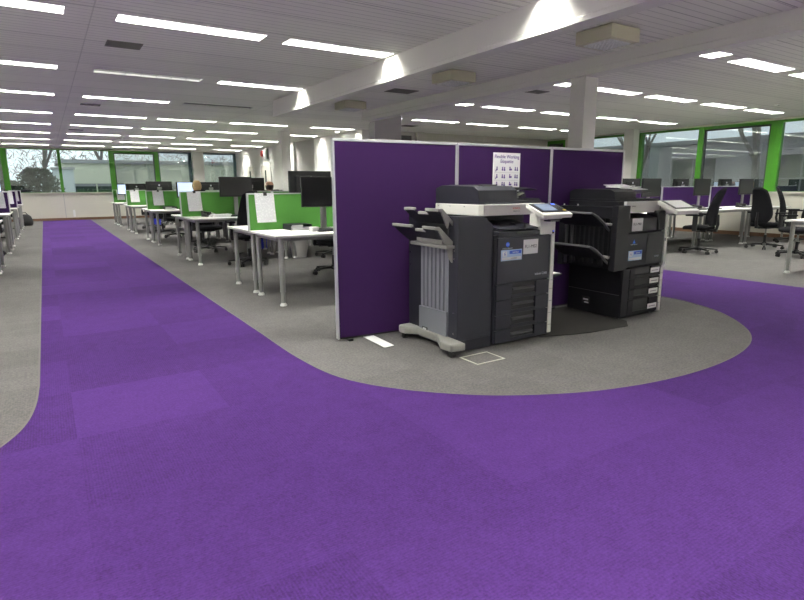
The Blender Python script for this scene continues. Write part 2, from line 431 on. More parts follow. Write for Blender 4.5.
for i in range(len(xs)-1):
    for j in range(len(ys)-1):
        if (i, j) not in holes: bm.faces.new((cv(i, j), cv(i, j+1), cv(i+1, j+1), cv(i+1, j)))
struct('ceiling', bm, 'ceiling')
bm = new(); box(bm, X0-.2, X1+.2, Y0-.2, Y1+.2, ZC+.25, ZC+.4); struct('ceiling_slab', bm, 'grey_wall')

# solid walls
bm = new(); box(bm, X0-.2, X0, Y0-.2, Y1+.2, 0, ZC+.25); struct('wall_left', bm, 'white_wall')  # unseen wall, set closer in to bounce more light
bm = new(); box(bm, X0-.2, X1+.2, Y0-.2, Y0, 0, ZC+.25); struct('wall_front', bm, 'white_wall')  # wall behind the camera, likewise drawn in for extra bounce
SILL, HEAD = 1.03, 2.60
# back wall under and over the windows
bm = new(); box(bm, X0, XC, Y1, Y1+.2, 0, SILL-.02); box(bm, X0, XC, Y1, Y1+.2, HEAD+.05, ZC+.25); box(bm, XC, XC+.4, Y1, Y1+.2, 0, ZC+.25)
struct('wall_back', bm, 'beige_wall')
bm = new()
for x in [-2.8, -1.08, .62, 2.4, 4.0, 5.6]: box(bm, x-.012, x+.012, Y1-.012, Y1, .09, SILL-.03)
struct('trim_3', bm, 'deskedge')
bm = new(); box(bm, X0, XC, Y1-.06, Y1+.14, SILL-.02, SILL+.02, .004); struct('trim_4', bm, 'beige_wall')
bm = new(); box(bm, X0, XC, Y1-.02, Y1, 0, .09); struct('baseboard_back', bm, 'skirt')
bm = new(); box(bm, .86, .94, Y1-.03, Y1, .12, .38, .006); tag(obj('wall_socket_box', bm, 'label_white'), 'white socket box on beige wall at the end of the purple walkway', 'socket')
# core block: long white wall, grey stretch, end face
bm = new(); box(bm, XC, XC+1.2, 18.3, Y1, 0, ZC+.2); box(bm, XC, XC+1.2, YB, 16.55, 0, ZC+.2); struct('wall_core', bm, 'white_wall')
bm = new(); box(bm, XC+.10, XC+1.2, 16.55, 18.3, 0, ZC+.2); struct('wall_recess', bm, 'grey_wall')
bm = new(); box(bm, XC-.02, XC, 18.3, Y1-.02, 0, .09); box(bm, XC-.02, XC, YB-.02, 16.55, 0, .09); struct('baseboard_core', bm, 'skirt')
bm = new(); box(bm, XC+1.2, X1+.2, YB, YB+.2, 0, ZC+.2); struct('wall_bay_back', bm, 'beige_wall')
bm = new(); box(bm, XC+1.2, X1, YB-.02, YB, 0, .09); struct('baseboard_bay', bm, 'skirt')
bm = new(); box(bm, 9.0, 9.25, YB-.12, YB, 0, ZC); struct('trim_5', bm, 'beige_wall')
# right wall, windows above a sill
YW1 = 13.3
bm = new(); box(bm, X1, X1+.2, Y0-.2, YB+.2, 0, SILL-.02); box(bm, X1, X1+.2, Y0-.2, YB+.2, HEAD+.05, ZC+.25)
struct('wall_right', bm, 'beige_wall')
bm = new(); box(bm, X1-.06, X1+.14, Y0, YB, SILL-.02, SILL+.02, .004); struct('trim_6', bm, 'beige_wall')
bm = new(); box(bm, X1-.02, X1, Y0, YB-.02, 0, .09); struct('baseboard_right', bm, 'skirt')
bm = new(); box(bm, XC+1.24, XC+1.57, YB-.03, YB, 2.2, 2.6, .004); box(bm, XC+1.38, XC+1.42, YB-.04, YB-.03, 2.2, 2.6); tag(obj('wall_louvre', bm, 'vent'), 'dark louvre panel high on the beige wall behind the partition', 'vent')

# windows: one thing per opening in wall (structure), frame and pane
wn = [0]
def window_x(x0, x1, fm, jl=.05, jr=.05, head=.05, inner=False, gm='glass'):
    """window in the back wall between x0 and x1"""
    wn[0] += 1
    bm = new()
    box(bm, x0, x0+jl, Y1, Y1+.12, SILL, HEAD+.05, .004); box(bm, x1-jr, x1, Y1, Y1+.12, SILL, HEAD+.05, .004)
    box(bm, x0+jl, x1-jr, Y1+.002, Y1+.12, HEAD+.05-head, HEAD+.05); box(bm, x0+jl, x1-jr, Y1+.03, Y1+.12, SILL, SILL+.03)
    w = struct(f'window_{wn[0]}', bm, fm)
    a, b, t, s = x0+jl, x1-jr, HEAD+.05-head, SILL+.03
    if inner:
        bm = new(); e = .035
        box(bm, a, a+e, Y1+.03, Y1+.09, s, t); box(bm, b-e, b, Y1+.03, Y1+.09, s, t); box(bm, a+e, b-e, Y1+.03, Y1+.09, t-e, t); box(bm, a+e, b-e, Y1+.03, Y1+.09, s, s+e)
        obj('sash_frame', bm, 'black_seal', w); a += e; b -= e; t -= e; s += e
    bm = new(); box(bm, a, b, Y1+.058, Y1+.064, s, t); obj('pane', bm, gm, w)
def window_y(y0, y1, fm, jl=.05, jr=.05, head=.05, inner=False, gm='glass'):
    wn[0] += 1
    bm = new()
    box(bm, X1, X1+.12, y0, y0+jl, SILL, HEAD+.05, .004); box(bm, X1, X1+.12, y1-jr, y1, SILL, HEAD+.05, .004)
    box(bm, X1+.002, X1+.12, y0+jl, y1-jr, HEAD+.05-head, HEAD+.05); box(bm, X1+.03, X1+.12, y0+jl, y1-jr, SILL, SILL+.03)
    w = struct(f'window_{wn[0]}', bm, fm)
    a, b, t, s = y0+jl, y1-jr, HEAD+.05-head, SILL+.03
    if inner:
        bm = new(); e = .04
        box(bm, X1+.03, X1+.09, a, a+e, s, t); box(bm, X1+.03, X1+.09, b-e, b, s, t); box(bm, X1+.03, X1+.09, a+e, b-e, t-e, t); box(bm, X1+.03, X1+.09, a+e, b-e, s, s+e)
        obj('sash_frame', bm, 'black_seal', w); a += e; b -= e; t -= e; s += e
    bm = new(); box(bm, X1+.058, X1+.064, a, b, s, t); obj('pane', bm, gm, w)
window_x(-2.8, -1.08, 'green_frame', jr=.10, head=.03)
window_x(-1.08, .62, 'green_frame', jl=.08, jr=.05, head=.03)
window_x(.62, 2.32, 'green_frame', jl=.05, jr=.02, head=.03)
window_x(2.32, 4.12, 'green_frame', .16, .16, .09, True, 'glass2')
window_x(4.12, 5.42, 'teal_frame', .03, .12, .05, False, 'glass2')
window_x(5.86, 7.3, 'teal_frame', .03, .10, .06, False, 'glass2')
bm = new(); box(bm, 5.42, 5.86, Y1-.25, Y1+.12, 0, ZC); struct('wall_pier', bm, 'white_wall')
window_y(-1.6, 1.6, 'green_frame', .1, .1, .06, True, 'glass2')
window_y(1.6, 4.85, 'green_frame', .1, .1, .06, False, 'glass2')
window_y(4.85, 6.44, 'green_frame', .1, .12, .05, False, 'glass2')
window_y(6.44, 8.22, 'green_frame', .12, .10, .07, True, 'glass2')
window_y(8.22, 9.95, 'green_frame', .04, .09, .05, False, 'glass2')
window_y(9.95, 11.75, 'green_frame', .08, .08, .05, False, 'glass2')
bm = new(); box(bm, X1, X1+.2, 11.75, 12.62, SILL, HEAD+.06); box(bm, X1, X1+.2, Y0-.2, -1.6, SILL, HEAD+.06); struct('wall_right_pier', bm, 'beige_wall')
window_y(12.62, 13.38, 'green_frame', .08, .06, .10, True, 'glass2')
bm = new(); box(bm, X0, -2.8, Y1, Y1+.2, SILL-.02, HEAD+.06); struct('wall_back_pier', bm, 'beige_wall')

# beams and columns
bm = new(); prism(bm, [(3.58, ZC), (3.58, 2.475), (3.565, 2.465), (3.565, 2.43), (3.735, 2.43), (3.735, 2.465), (3.72, 2.475), (3.72, ZC)], 'y', Y0, 9.82)
struct('trim_7', bm, 'beam')
bm = new(); prism(bm, [(5.62, ZC), (5.62, 2.58), (5.605, 2.57), (5.605, 2.51), (5.80, 2.51), (5.80, 2.57), (5.785, 2.58), (5.785, ZC)], 'y', Y0, 10.3)
struct('trim_8', bm, 'beam')
n_ = 0
for (x, y, a, b, h, m_) in [(5.67, 4.74, .23, .23, 2.51, 'white_wall'), (5.86, 10.2, .65, .2, ZC, 'grey_wall'), (5.56, 14.75, .25, .25, ZC, 'white_wall'), (13.62, 9.66, .25, .3, ZC, 'white_wall')]:
    bm = new(); box(bm, x, x+a, y, y+b, 0, h, .006); struct(f'wall_column_{n_+1}', bm, m_); n_ += 1
bm = new(); box(bm, 5.845, 5.86, 10.19, 10.41, 0, 2.51); struct('trim_9', bm, 'white_wall')
# doors in the core wall
for k, (y0, y1) in enumerate([(22.55, 23.55), (20.55, 21.75)]):
    bm = new(); box(bm, XC-.03, XC, y0, y0+.07, 0, 2.1, .004); box(bm, XC-.03, XC, y1-.07, y1, 0, 2.1, .004); box(bm, XC-.03, XC, y0, y1, 2.03, 2.1, .004)
    d = struct(f'door_{k+1}', bm, 'white_wall')
    bm = new(); box(bm, XC-.018, XC, y0+.07, y1-.07, .01, 2.03); obj('door_leaf', bm, 'beige_wall', d)
    bm = new(); box(bm, XC-.022, XC-.017, (y0+y1)/2-.08, (y0+y1)/2+.08, .9, 1.85); obj('vision_panel', bm, 'far_window', d)
    bm = new(); cyl(bm, (XC-.06, y0+.17, 1.0), (XC-.06, y0+.30, 1.0), .01); cyl(bm, (XC-.06, y0+.17, 1.0), (XC-.015, y0+.17, 1.0), .01); obj('door_handle', bm, 'metal', d, True)

# ------------------------------------------------------------------ ceiling luminaires
ordn = ['first', 'second', 'third', 'fourth', 'fifth', 'sixth', 'seventh', 'eighth', 'ninth', 'tenth', 'eleventh', 'twelfth']
def lamp_thing(L, kind):
    t = thing('ceiling_light', '', 'light')
    bm = new(); d = .075; h = L/2
    box(bm, -h, -h+.012, -W, W, 0, d); box(bm, h-.012, h, -W, W, 0, d); box(bm, -h, h, -W, -W+.012, 0, d); box(bm, -h, h, W-.012, W, 0, d)
    obj('housing', bm, 'lamp_housing', t)
    bm = new(); box(bm, -h+.012, h-.012, -W+.012, W-.012, d-.01, d); obj('diffuser', bm, kind, t)
    bm = new(); n = max(1, round(L/.2))
    for i in range(1, n): box(bm, -h+L*i/n-.002, -h+L*i/n+.002, -W+.012, W-.012, .012, d-.02)
    for yy in (-.062, 0, .062): box(bm, -h+.012, h-.012, yy-.002, yy+.002, .012, d-.025)
    obj('louvre', bm, 'louvre', t)
    return t
protos = {}
def place_lamp(x0, x1, y, kind, label, group):
    key = (round(x1-x0, 3), kind)
    if key not in protos: protos[key] = Kind(lamp_thing(x1-x0, kind))
    return protos[key].place(((x0+x1)/2, y, ZC+.001), 0, label, 'light', group)

colname = {-4.19: 'leftmost row', -2.61: 'row at the far left', -1.03: 'row left of the dark ceiling joint',
           .71: 'row right of the dark ceiling joint', 2.29: 'row beside the left beam', 3.9: 'row beyond the left beam', 5.95: 'row along the white wall'}
seen_from = {}
def pix(x, y, z):
    p = Vector((x, y, z-CAMH)); k = p.dot(fw)
    if k <= .05: return None
    return (402 + f_px*p.dot(cx)/k, 300 - f_px*p.dot(cy)/k)
def in_frame(x0, x1, y0, y1, z):
    for t in range(9):
        for y in (y0, y1):
            q = pix(x0+(x1-x0)*t/8, y, z)
            if q and -2 < q[0] < 806 and -2 < q[1] < 602: return True
    return False
cnt = {}
for (x0, x1, a, b, zone) in sorted(slots, key=lambda s: s[2]):
    y = (a+b)/2
    kind = 'lamp'
    if x0 == 2.29 and abs(y-10.93) < .1: kind = 'lamp_off'
    if x0 == .71 and abs(y-8.5) < .1: kind = 'lamp_dim'
    if not in_frame(x0, x1, a, b, ZC):
        place_lamp(x0, x1, y, kind, 'recessed fluorescent ceiling light above or behind the camera, outside the frame', 'ceiling lights around the camera')
        continue
    if zone == 'main':
        nm = colname[x0]
    else:
        nm = {6.62: 'first column past the right beam', 7.28: 'second column past the right beam', 8.88: 'third column past the right beam', 10.62: 'fourth column past the right beam', 12.2: 'column nearest the right windows'}[x0]
    k = cnt.get((zone, x0), 0); cnt[(zone, x0)] = k+1
    look = {'lamp': 'lit recessed ceiling light', 'lamp_dim': 'dim recessed ceiling light', 'lamp_off': 'unlit recessed ceiling light'}[kind]
    place_lamp(x0, x1, y, kind, f'{look}, {ordn[k]} from camera in the {nm}', 'recessed ceiling lights')

vlab = ['grey ceiling vent nearest the camera, beside the walkway lights', 'grey ceiling vent beyond the first one over the walkway', 'grey ceiling vent between the two beams', 'small grey ceiling vent right of the right-hand beam',
        'grey ceiling vent far down the walkway row', 'grey ceiling vent far off beyond the right beam']
for i, (x0, x1, y0, y1) in enumerate([(.72, 1.06, 6.71, 6.99), (.73, 1.05, 11.78, 12.02), (4.75, 5.2, 7.62, 7.95), (6.75, 7.05, 6.6, 6.85), (.72, 1.05, 17.0, 17.25), (7.7, 8.1, 11.9, 12.2)]):
    t = thing('ceiling_vent', vlab[i], 'vent', ((x0+x1)/2, (y0+y1)/2, ZC), group='ceiling vents')
    w, d = (x1-x0)/2, (y1-y0)/2
    bm = new(); box(bm, -w, w, -d, -d+.012, -.006, 0); box(bm, -w, w, d-.012, d, -.006, 0); box(bm, -w, -w+.012, -d, d, -.006, 0); box(bm, w-.012, w, -d, d, -.006, 0); obj('vent_frame', bm, 'vent', t)
    bm = new(); box(bm, -w+.012, w-.012, -d+.012, d-.012, -.003, -.001)
    for k in range(8): box(bm, -w+.012, w-.012, -d+.02+k*(2*d-.04)/8, -d+.028+k*(2*d-.04)/8, -.006, -.003)
    obj('grille', bm, 'vent', t)
blab = ['cream box-shaped ceiling fitting nearest the camera between the beams', 'cream box-shaped ceiling fitting in the middle of the three between the beams', 'cream box-shaped ceiling fitting farthest off between the beams']
bx_ = None
for i, (x, y) in enumerate([(4.80, 3.78), (4.79, 6.2), (4.79, 9.2)]):
    if bx_ is None:
        t = thing('ceiling_box', '', 'ceiling fitting')
        bm = new(); box(bm, -.21, .21, -.21, .21, -.135, -.012, .006); box(bm, -.17, .17, -.17, .17, -.012, 0); obj('casing', bm, 'cream', t)
        bm = new()
        for a in range(7):
            for b in range(7):
                u, v = -.16+a*.0457, -.16+b*.0457
                loft(bm, [[Vector((u, v, -.136)), Vector((u+.045, v, -.136)), Vector((u+.045, v+.045, -.136)), Vector((u, v+.045, -.136))],
                          [Vector((u+.018, v+.018, -.152)), Vector((u+.027, v+.018, -.152)), Vector((u+.027, v+.027, -.152)), Vector((u+.018, v+.027, -.152))]])
        obj('diffuser', bm, 'prism', t)
        bx_ = Kind(t)
    bx_.place((x, y, ZC), 0, blab[i], 'ceiling fitting', 'cream ceiling fittings between the beams')
bm = new(); lathe(bm, [(.05, 0), (.055, -.012), (.045, -.03), (.02, -.036)], c=(2.15, 19.2, ZC)); tag(obj('smoke_detector', bm, 'label_white', smooth=True), 'round white smoke detector on the far ceiling above the green benches', 'smoke detector')
bm = new(); lathe(bm, [(.04, 0), (.045, -.012), (.035, -.028), (.015, -.032)], c=(11.9, 5.4, ZC)); tag(obj('smoke_detector', bm, 'label_white', smooth=True), 'round white smoke detector on the ceiling near the right-hand windows', 'smoke detector')

# wall-wash downlights along the long white wall
dl = None
for i, y in enumerate([23.8, 21.0, 18.75, 15.9, 14.3]):
    if dl is None:
        t = thing('downlight', '', 'light'); bm = new()
        loft(bm, [ring((0, 0, z), (1, 0, 0), (0, 1, 0), r, n=20) for r, z in [(.055, -.002), (.075, -.006), (.075, 0), (.055, .0)]], cap=False); obj('trim_ring', bm, 'label_white', t, True)
        bm = new(); lathe(bm, [(.05, -.004), (.05, -.001)], n=20); obj('lens', bm, 'lamp', t)
        dl = Kind(t)
    dl.place((XC-.28, y, ZC-.001), 0, f'small round downlight washing the long white wall, {ordn[4-i]} from the camera', 'light', 'wall washing downlights')
    sp = bpy.data.lights.new('wall_wash', 'SPOT'); sp.energy = 22; sp.spot_size = math.radians(75); sp.spot_blend = .5; sp.shadow_soft_size = .03; sp.color = (1, .97, .92)
    so = bpy.data.objects.new('wall_wash', sp); COL.objects.link(so); so.location = (XC-.28, y, ZC-.03); so.rotation_euler = (0, math.radians(-8), 0)
# fire alarm
t = thing('fire_alarm', 'red round fire alarm bell high on the long white wall', 'alarm', (XC, 21.35, 2.47))
bm = new(); cyl(bm, (-.09, 0, 0), (-.02, 0, 0), .10, .115, n=20); cyl(bm, (-.02, 0, 0), (0, 0, 0), .05, n=16); obj('bell', bm, 'red', t, True)
bm = new(); box(bm, -.10, 0, -.62, -.22, -.22, .16, .006); tag(obj('wall_box', bm, 'leg', loc=(XC, 21.35, 2.47)), 'grey box beside the red alarm bell on the white wall', 'box')

# ------------------------------------------------------------------ furniture kinds
def make_desk(w, d, h=.735):
    t = thing('desk', '', 'desk')
    bm = new(); box(bm, -w/2, w/2, -d/2, d/2, h-.025, h, .006)
    for f in bm.faces:
        if abs(f.normal.z) < .5: f.material_index = 1
    obj('desktop', bm, ['desk', 'deskedge'], t)
    bm = new()
    for s in (-1, 1): box(bm, -w/2+.06, w/2-.06, s*(d/2-.10)-.02, s*(d/2-.10)+.02, h-.065, h-.025)
    for s in (-1, 1): box(bm, s*(w/2-.08)-.02, s*(w/2-.08)+.02, -d/2+.08, d/2-.08, h-.065, h-.025)
    obj('under_frame', bm, 'leg', t)
    for sx in (-1, 1):
        for sy in (-1, 1):
            x, y = sx*(w/2-.08), sy*(d/2-.08)
            bm = new(); cyl(bm, (x, y, .15), (x, y, h-.026), .028, n=14); cyl(bm, (x, y, .03), (x, y, .16), .023, n=14); cyl(bm, (x, y, .145), (x, y, .158), .030, n=14)
            lg = obj('leg', bm, 'leg', t, True)
            bm = new(); lathe(bm, [(.036, 0), (.036, .012), (.022, .034), (.018, .05)], c=(x, y, 0), n=14); obj('levelling_foot', bm, 'foot', lg, True)
    return t

def make_screen(w, h, fabric):
    """desk-mounted screen, base at z=0, along X"""
    t = thing('desk_screen', '', 'screen')
    bm = new(); box(bm, -w/2+.02, w/2-.02, -.012, .012, 0, h-.014, .004); obj('fabric_panel', bm, fabric, t)
    bm = new(); box(bm, -w/2, -w/2+.02, -.016, .016, 0, h, .003); box(bm, w/2-.02, w/2, -.016, .016, 0, h, .003); box(bm, -w/2+.02, w/2-.02, -.016, .016, h-.014, h, .003)
    obj('edge_trim', bm, 'alu', t)
    return t

def make_monitor(lift, lit=False, w=.56, hh=.335):
    """faces -Y"""
    t = thing('monitor', '', 'monitor')
    bm = new(); box(bm, -w/2, w/2, -.022, .012, lift, lift+hh, .006); box(bm, -w/2+.08, w/2-.08, .012, .035, lift+.06, lift+hh-.06, .01); obj('housing', bm, 'black', t)
    bm = new(); box(bm, -w/2+.014, w/2-.014, -.0235, -.0215, lift+.026, lift+hh-.014); obj('display', bm, 'screen_on' if lit else 'screen_off', t)
    bm = new(); box(bm, -.035, .035, .03, .055, .01, lift+hh*.62, .006); box(bm, -.05, .05, .03, .06, lift+hh*.45, lift+hh*.62, .006); obj('stand', bm, 'leg', t)
    bm = new(); box(bm, -.12, .12, -.08, .12, 0, .014, .005); obj('base', bm, 'black', t)
    bm = new(); cyl(bm, (0, .035, lift+hh*.75), (0, .0385, lift+hh*.75), .018, n=14); obj('badge', bm, 'logo_white', t)
    return t

def make_keyboard():
    t = thing('keyboard', '', 'keyboard')
    bm = new(); box(bm, -.22, .22, -.07, .07, 0, .016, .004); obj('case', bm, 'black', t)
    bm = new()
    for r in range(5):
        for c in range(15): box(bm, -.21+c*.0281, -.186+c*.0281, -.062+r*.025, -.041+r*.025, .016, .022)
    obj('keys', bm, 'charcoal', t)
    return t

def make_phone():
    t = thing('desk_phone', '', 'phone')
    bm = new(); prism(bm, [(-.10, 0), (.10, 0), (.10, .07), (-.10, .02)], 'x', -.09, .10); obj('phone_body', bm, 'black', t, bevel=.006)
    bm = new(); box(bm, -.085, -.035, -.10, .10, .055, .085, .012); box(bm, -.09, -.03, -.105, -.05, .03, .085, .01); box(bm, -.09, -.03, .05, .105, .05, .10, .01); obj('handset', bm, 'black', t)
    bm = new()
    for r in range(4):
        for c in range(3): box(bm, .0+c*.028, .02+c*.028, -.07+r*.03, -.05+r*.03, .03+r*.007, .046+r*.0075)
    obj('keypad', bm, 'grey_bin', t)
    bm = new(); box(bm, -.0, .085, .055, .09, .055, .0715); obj('phone_display', bm, 'grey_ink', t)
    return t

def make_tray():
    t = thing('letter_tray', '', 'tray')
    bm = new(); box(bm, -.13, .13, -.12, .12, 0, .004); box(bm, -.13, -.125, -.12, .12, .004, .06); box(bm, .125, .13, -.12, .12, .004, .06); box(bm, -.125, .125, .115, .12, .004, .06); box(bm, -.13, .13, -.12, .12, .06, .064)
    obj('tray_shell', bm, 'charcoal2', t)
    bm = new(); box(bm, -.115, .115, -.135, .10, .005, .03); obj('paper_stack', bm, 'paper_plain', t)
    bm = new(); box(bm, -.115, .02, -.1215, -.120, .034, .058); obj('front_label', bm, 'label_white', t)
    return t

def make_chair():
    """black task chair facing +Y"""
    t = thing('office_chair', '', 'chair')
    bm = new(); lathe(bm, [(.03, .05), (.05, .06), (.05, .10), (.035, .125)], n=14)
    for k in range(5):
        a = 2*PI*k/5 + .3; u = Vector((math.cos(a), math.sin(a), 0)); v = Vector((-u.y, u.x, 0)); Z = Vector((0, 0, 1))
        loft(bm, [ring(u*.03+Z*.088, v, Z, .030, .022, n=8, p=4), ring(u*.18+Z*.082, v, Z, .024, .016, n=8, p=4), ring(u*.325+Z*.070, v, Z, .018, .011, n=8, p=4)])
    obj('star_base', bm, 'black', t, True)
    for k in range(5):
        a = 2*PI*k/5 + .3; u = Vector((math.cos(a), math.sin(a), 0)); v = Vector((-u.y, u.x, 0)); p = u*.31
        bm = new()
        for s in (-1, 1): cyl(bm, p+v*s*.010+Vector((0, 0, .028)), p+v*s*.026+Vector((0, 0, .028)), .028, n=14)
        cyl(bm, p+Vector((0, 0, .03)), p+Vector((0, 0, .07)), .008, n=8); box(bm, p.x-.012, p.x+.012, p.y-.012, p.y+.012, .04, .062, .004)
        obj('caster', bm, 'rubber', t, True)
    bm = new(); cyl(bm, (0, 0, .10), (0, 0, .26), .026, n=14); obj('column_shroud', bm, 'black', t, True)
    bm = new(); cyl(bm, (0, 0, .25), (0, 0, .40), .016, n=14); obj('gas_lift', bm, 'leg', t, True)
    bm = new(); box(bm, -.10, .10, -.14, .10, .385, .43, .015); cyl(bm, (.10, .02, .405), (.22, .04, .40), .008, n=8); box(bm, -.03, .03, -.30, -.10, .395, .425, .008); obj('tilt_mechanism', bm, 'black', t)
    # seat: lofted rounded cushion with waterfall front
    bm = new(); rings = []
    for z, s in [(.425, .86), (.435, .97), (.465, 1.0), (.490, .97), (.502, .88), (.506, .6)]:
        r = []
        for p in ring((0, .02, z), (1, 0, 0), (0, 1, 0), .245*s, .235*s, n=28, p=3.6):
            yy = (p.y-.02)/.235
            p.z += -.022*max(0, yy-.4)**2*2.5 - .006*(1-(p.x/.245)**2)*(z > .48)
            r.append(p)
        rings.append(r)
    loft(bm, rings); obj('seat', bm, 'black_fabric', t, 'all')
    # backrest: tall, waisted towards the top, leaning back
    bm = new(); rings = []
    for q in range(13):
        s = q/12; z = .50 + .66*s
        wd = (.145 + .07*math.sin(min(1, s/.22)*PI/2)) * (1 - .33*max(0, s-.3)/.7) * (1 - .55*max(0, (s-.88)/.12)**2)
        th = .030*(1 - .5*max(0, (s-.85)/.15)**2) * (.6 + .4*min(1, s/.1))
        yc = -.235 - .02*s - .10*s*s + .03*math.sin(s*PI)
        r = ring((0, yc, z), (1, 0, 0), (0, 1, 0), wd, th, n=20, p=3)
        for p in r: p.y += .9*p.x*p.x*1.1
        rings.append(r)
    loft(bm, rings); obj('backrest', bm, 'black_fabric', t, 'all')
    bm = new(); tube(bm, [(0, -.20, .41), (0, -.28, .43), (0, -.30, .52), (0, -.29, .70)], [.028, .028, .026, .02]); obj('back_support', bm, 'black', t, True)
    for s in (-1, 1):
        bm = new(); box(bm, s*.27-.022, s*.27+.022, -.06, .02, .42, .67, .008); box(bm, min(s*.10, s*.285), max(s*.10, s*.285), -.05, .01, .405, .43, .006)
        ar = obj('armrest', bm, 'black', t)
        bm = new(); box(bm, s*.27-.045, s*.27+.045, -.14, .14, .67, .70, .012); obj('arm_pad', bm, 'black_fabric', ar)
    return t

def make_bin(name, m, h=.30, r0=.11, r1=.145):
    t = thing(name, '', 'bin')
    bm = new(); loft(bm, [ring((0, 0, z), (1, 0, 0), (0, 1, 0), r, n=24) for r, z in [(r0*.2, 0), (r0, 0), (r0*.3+r1*.7, h*.7), (r1, h), (r1-.006, h), (r0-.006, .01), (r0*.2, .01)]], cap=True); obj('bin_body', bm, m, t, True)
    bm = new(); loft(bm, [ring((0, 0, z), (1, 0, 0), (0, 1, 0), r, n=24) for r, z in [(r1-.004, h-.02), (r1+.010, h-.02), (r1+.012, h), (r1-.004, h+.004)]], cap=False); obj('bin_rim', bm, m, t, True)
    return t

CH = Kind(make_chair()); KB = Kind(make_keyboard()); PH = Kind(make_phone())
DK = Kind(make_desk(1.6, .87)); DKR = Kind(make_desk(1.77, .87))
SG = Kind(make_screen(1.6, .415, 'green_screen')); SP = Kind(make_screen(1.6, .415, 'purple_screen')); SPR = Kind(make_screen(1.76, .45, 'purple_screen'))
MON = {}
def monitor(lift, lit, loc, rz, label, group='computer monitors'):
    k = (round(lift, 3), lit)
    if k not in MON: MON[k] = Kind(make_monitor(lift, lit))
    return MON[k].place(loc, rz, label, 'monitor', group)
DT = .735

def sheet(x, y, ztop, side, label, w=.21, h=.30, group='sheets clipped on screens', curl=.012):
    """printed sheet hanging over the face of a screen (side -1 = towards camera)"""
    bm = new(); n = 10
    fr, bk = [], []
    for k in range(n+1):
        s = k/n; off = .0164 + curl*s*s; z = ztop + .012 - h*s; xx = .012*s
        fr.append((-w/2+xx, side*(off+.0010), z)); bk.append((-w/2+xx, side*off, z))
    for k in range(n):
        a, b = fr[k], fr[k+1]
        quad(bm, a, b, (b[0]+w, b[1], b[2]), (a[0]+w, a[1], a[2]))
        a, b = bk[k], bk[k+1]
        quad(bm, a, b, (b[0]+w, b[1], b[2]), (a[0]+w, a[1], a[2]))
    o = obj('paper_notice', bm, 'paper', loc=(x, y, 0)); tag(o, label, 'paper', group)
    return o

def clip(x, y, ztop, label):
    bm = new(); prism(bm, [(-.022, -.02), (.022, -.02), (.022, .012), (.004, .024), (-.004, .024), (-.022, .012)], 'x', -.02, .02)
    tag(obj('bulldog_clip', bm, 'black', loc=(x, y, ztop)), label, 'clip', 'black clips on the screens')

ordc = ['nearest', 'second', 'third', 'fourth', 'farthest']
YC = [6.21, 9.90, 13.60, 17.22, 20.75]
dlen = 1.6; XE = 1.90
for i, yc in enumerate(YC):
    B = f'{ordc[i]} green-screened bench'
    ncol = 1 if i == 0 else 2
    for c in range(ncol):
        xm = XE + dlen*(c+.5) + .01*c
        endw = 'walkway end' if c == 0 else 'inner half'
        DK.place((xm, yc-.445, 0), 0, f'white-topped desk on the camera side of the {B}, {endw}', 'desk', 'white bench desks')
        DK.place((xm, yc+.445, 0), 0, f'white-topped desk on the far side of the {B}, {endw}', 'desk', 'white bench desks')
        SG.place((xm, yc, DT), 0, f'green fabric desk screen along the {B}, {endw}', 'screen', 'green desk screens')
    px = [2.10, 2.13, 2.15, 2.12, 2.13][i]
    sheet(px, yc, DT+.405, -1, f'white printed sheet clipped to the green screen of the {B}', w=.225, h=.33, curl=.02)
    if i < 4: clip(px+.01, yc, DT+.405, f'black bulldog clip holding the sheet on the {B}')
    # monitors
mg = 'computer monitors on the green benches'
monitor(.258, False, (2.69, 5.86, DT), 0, 'black monitor with dark screen before the nearest green screen, beside the purple partition', mg)
monitor(.338, False, (2.80, 6.50, DT), PI, 'black monitor seen from behind over the nearest green screen', mg)
monitor(.322, False, (2.79, 9.68, DT), 0, 'wide black monitor in front of the second green screen', mg)
monitor(.315, False, (3.20, 10.22, DT), PI, 'black monitor showing beside and behind the wide one at the second green screen', mg)
monitor(.265, True, (2.66, 13.15, DT), .7, 'lit monitor in front of the blonde person', mg)
monitor(.265, True, (4.18, 13.15, DT), 0, 'lit monitor in front of the bald man', mg)
monitor(.285, False, (2.26, 13.98, DT), PI, 'black monitor above the third green screen, seen from behind', mg)
monitor(.270, False, (3.42, 13.98, DT), PI, 'black monitor over the third green screen, right of the blonde head', mg)
monitor(.260, False, (2.24, 17.6, DT), PI, 'black monitor above the fourth green screen, seen from behind', mg)
monitor(.262, False, (2.92, 17.6, DT), PI, 'black monitor above the fourth green screen, next to the one at the walkway end', mg)
monitor(.255, True, (2.30, 20.35, DT), 0, 'lit monitor in front of the farthest green screen', mg)
monitor(.255, False, (3.0, 21.1, DT), PI, 'black monitor behind the farthest green screen', mg)
# items on the green benches
t = make_tray(); tr = Kind(t)
tr.place((2.43, 6.06, DT), 0, 'low dark letter tray with white papers against the nearest green screen', 'tray', 'letter trays')
tr.place((2.78, 10.20, DT), PI, 'dark letter tray behind the second green screen', 'tray', 'letter trays')
tr.place((2.36, 13.44, DT), 0, 'letter tray against the third green screen', 'tray', 'letter trays')
KB.place((2.70, 5.62, DT), 0, 'black keyboard in front of the dark monitor on the nearest desk', 'keyboard', 'keyboards')
KB.place((2.82, 9.42, DT), 0, 'black keyboard below the wide monitor at the second green screen', 'keyboard', 'keyboards')
KB.place((2.78, 12.92, DT), 0, 'black keyboard in front of the blonde person', 'keyboard', 'keyboards')
KB.place((4.45, 12.92, DT), 0, 'black keyboard in front of the bald man', 'keyboard', 'keyboards')
PH.place((2.30, 9.62, DT), .4, 'black desk phone at the left of the second green bench', 'phone', 'desk phones')
bm = new()
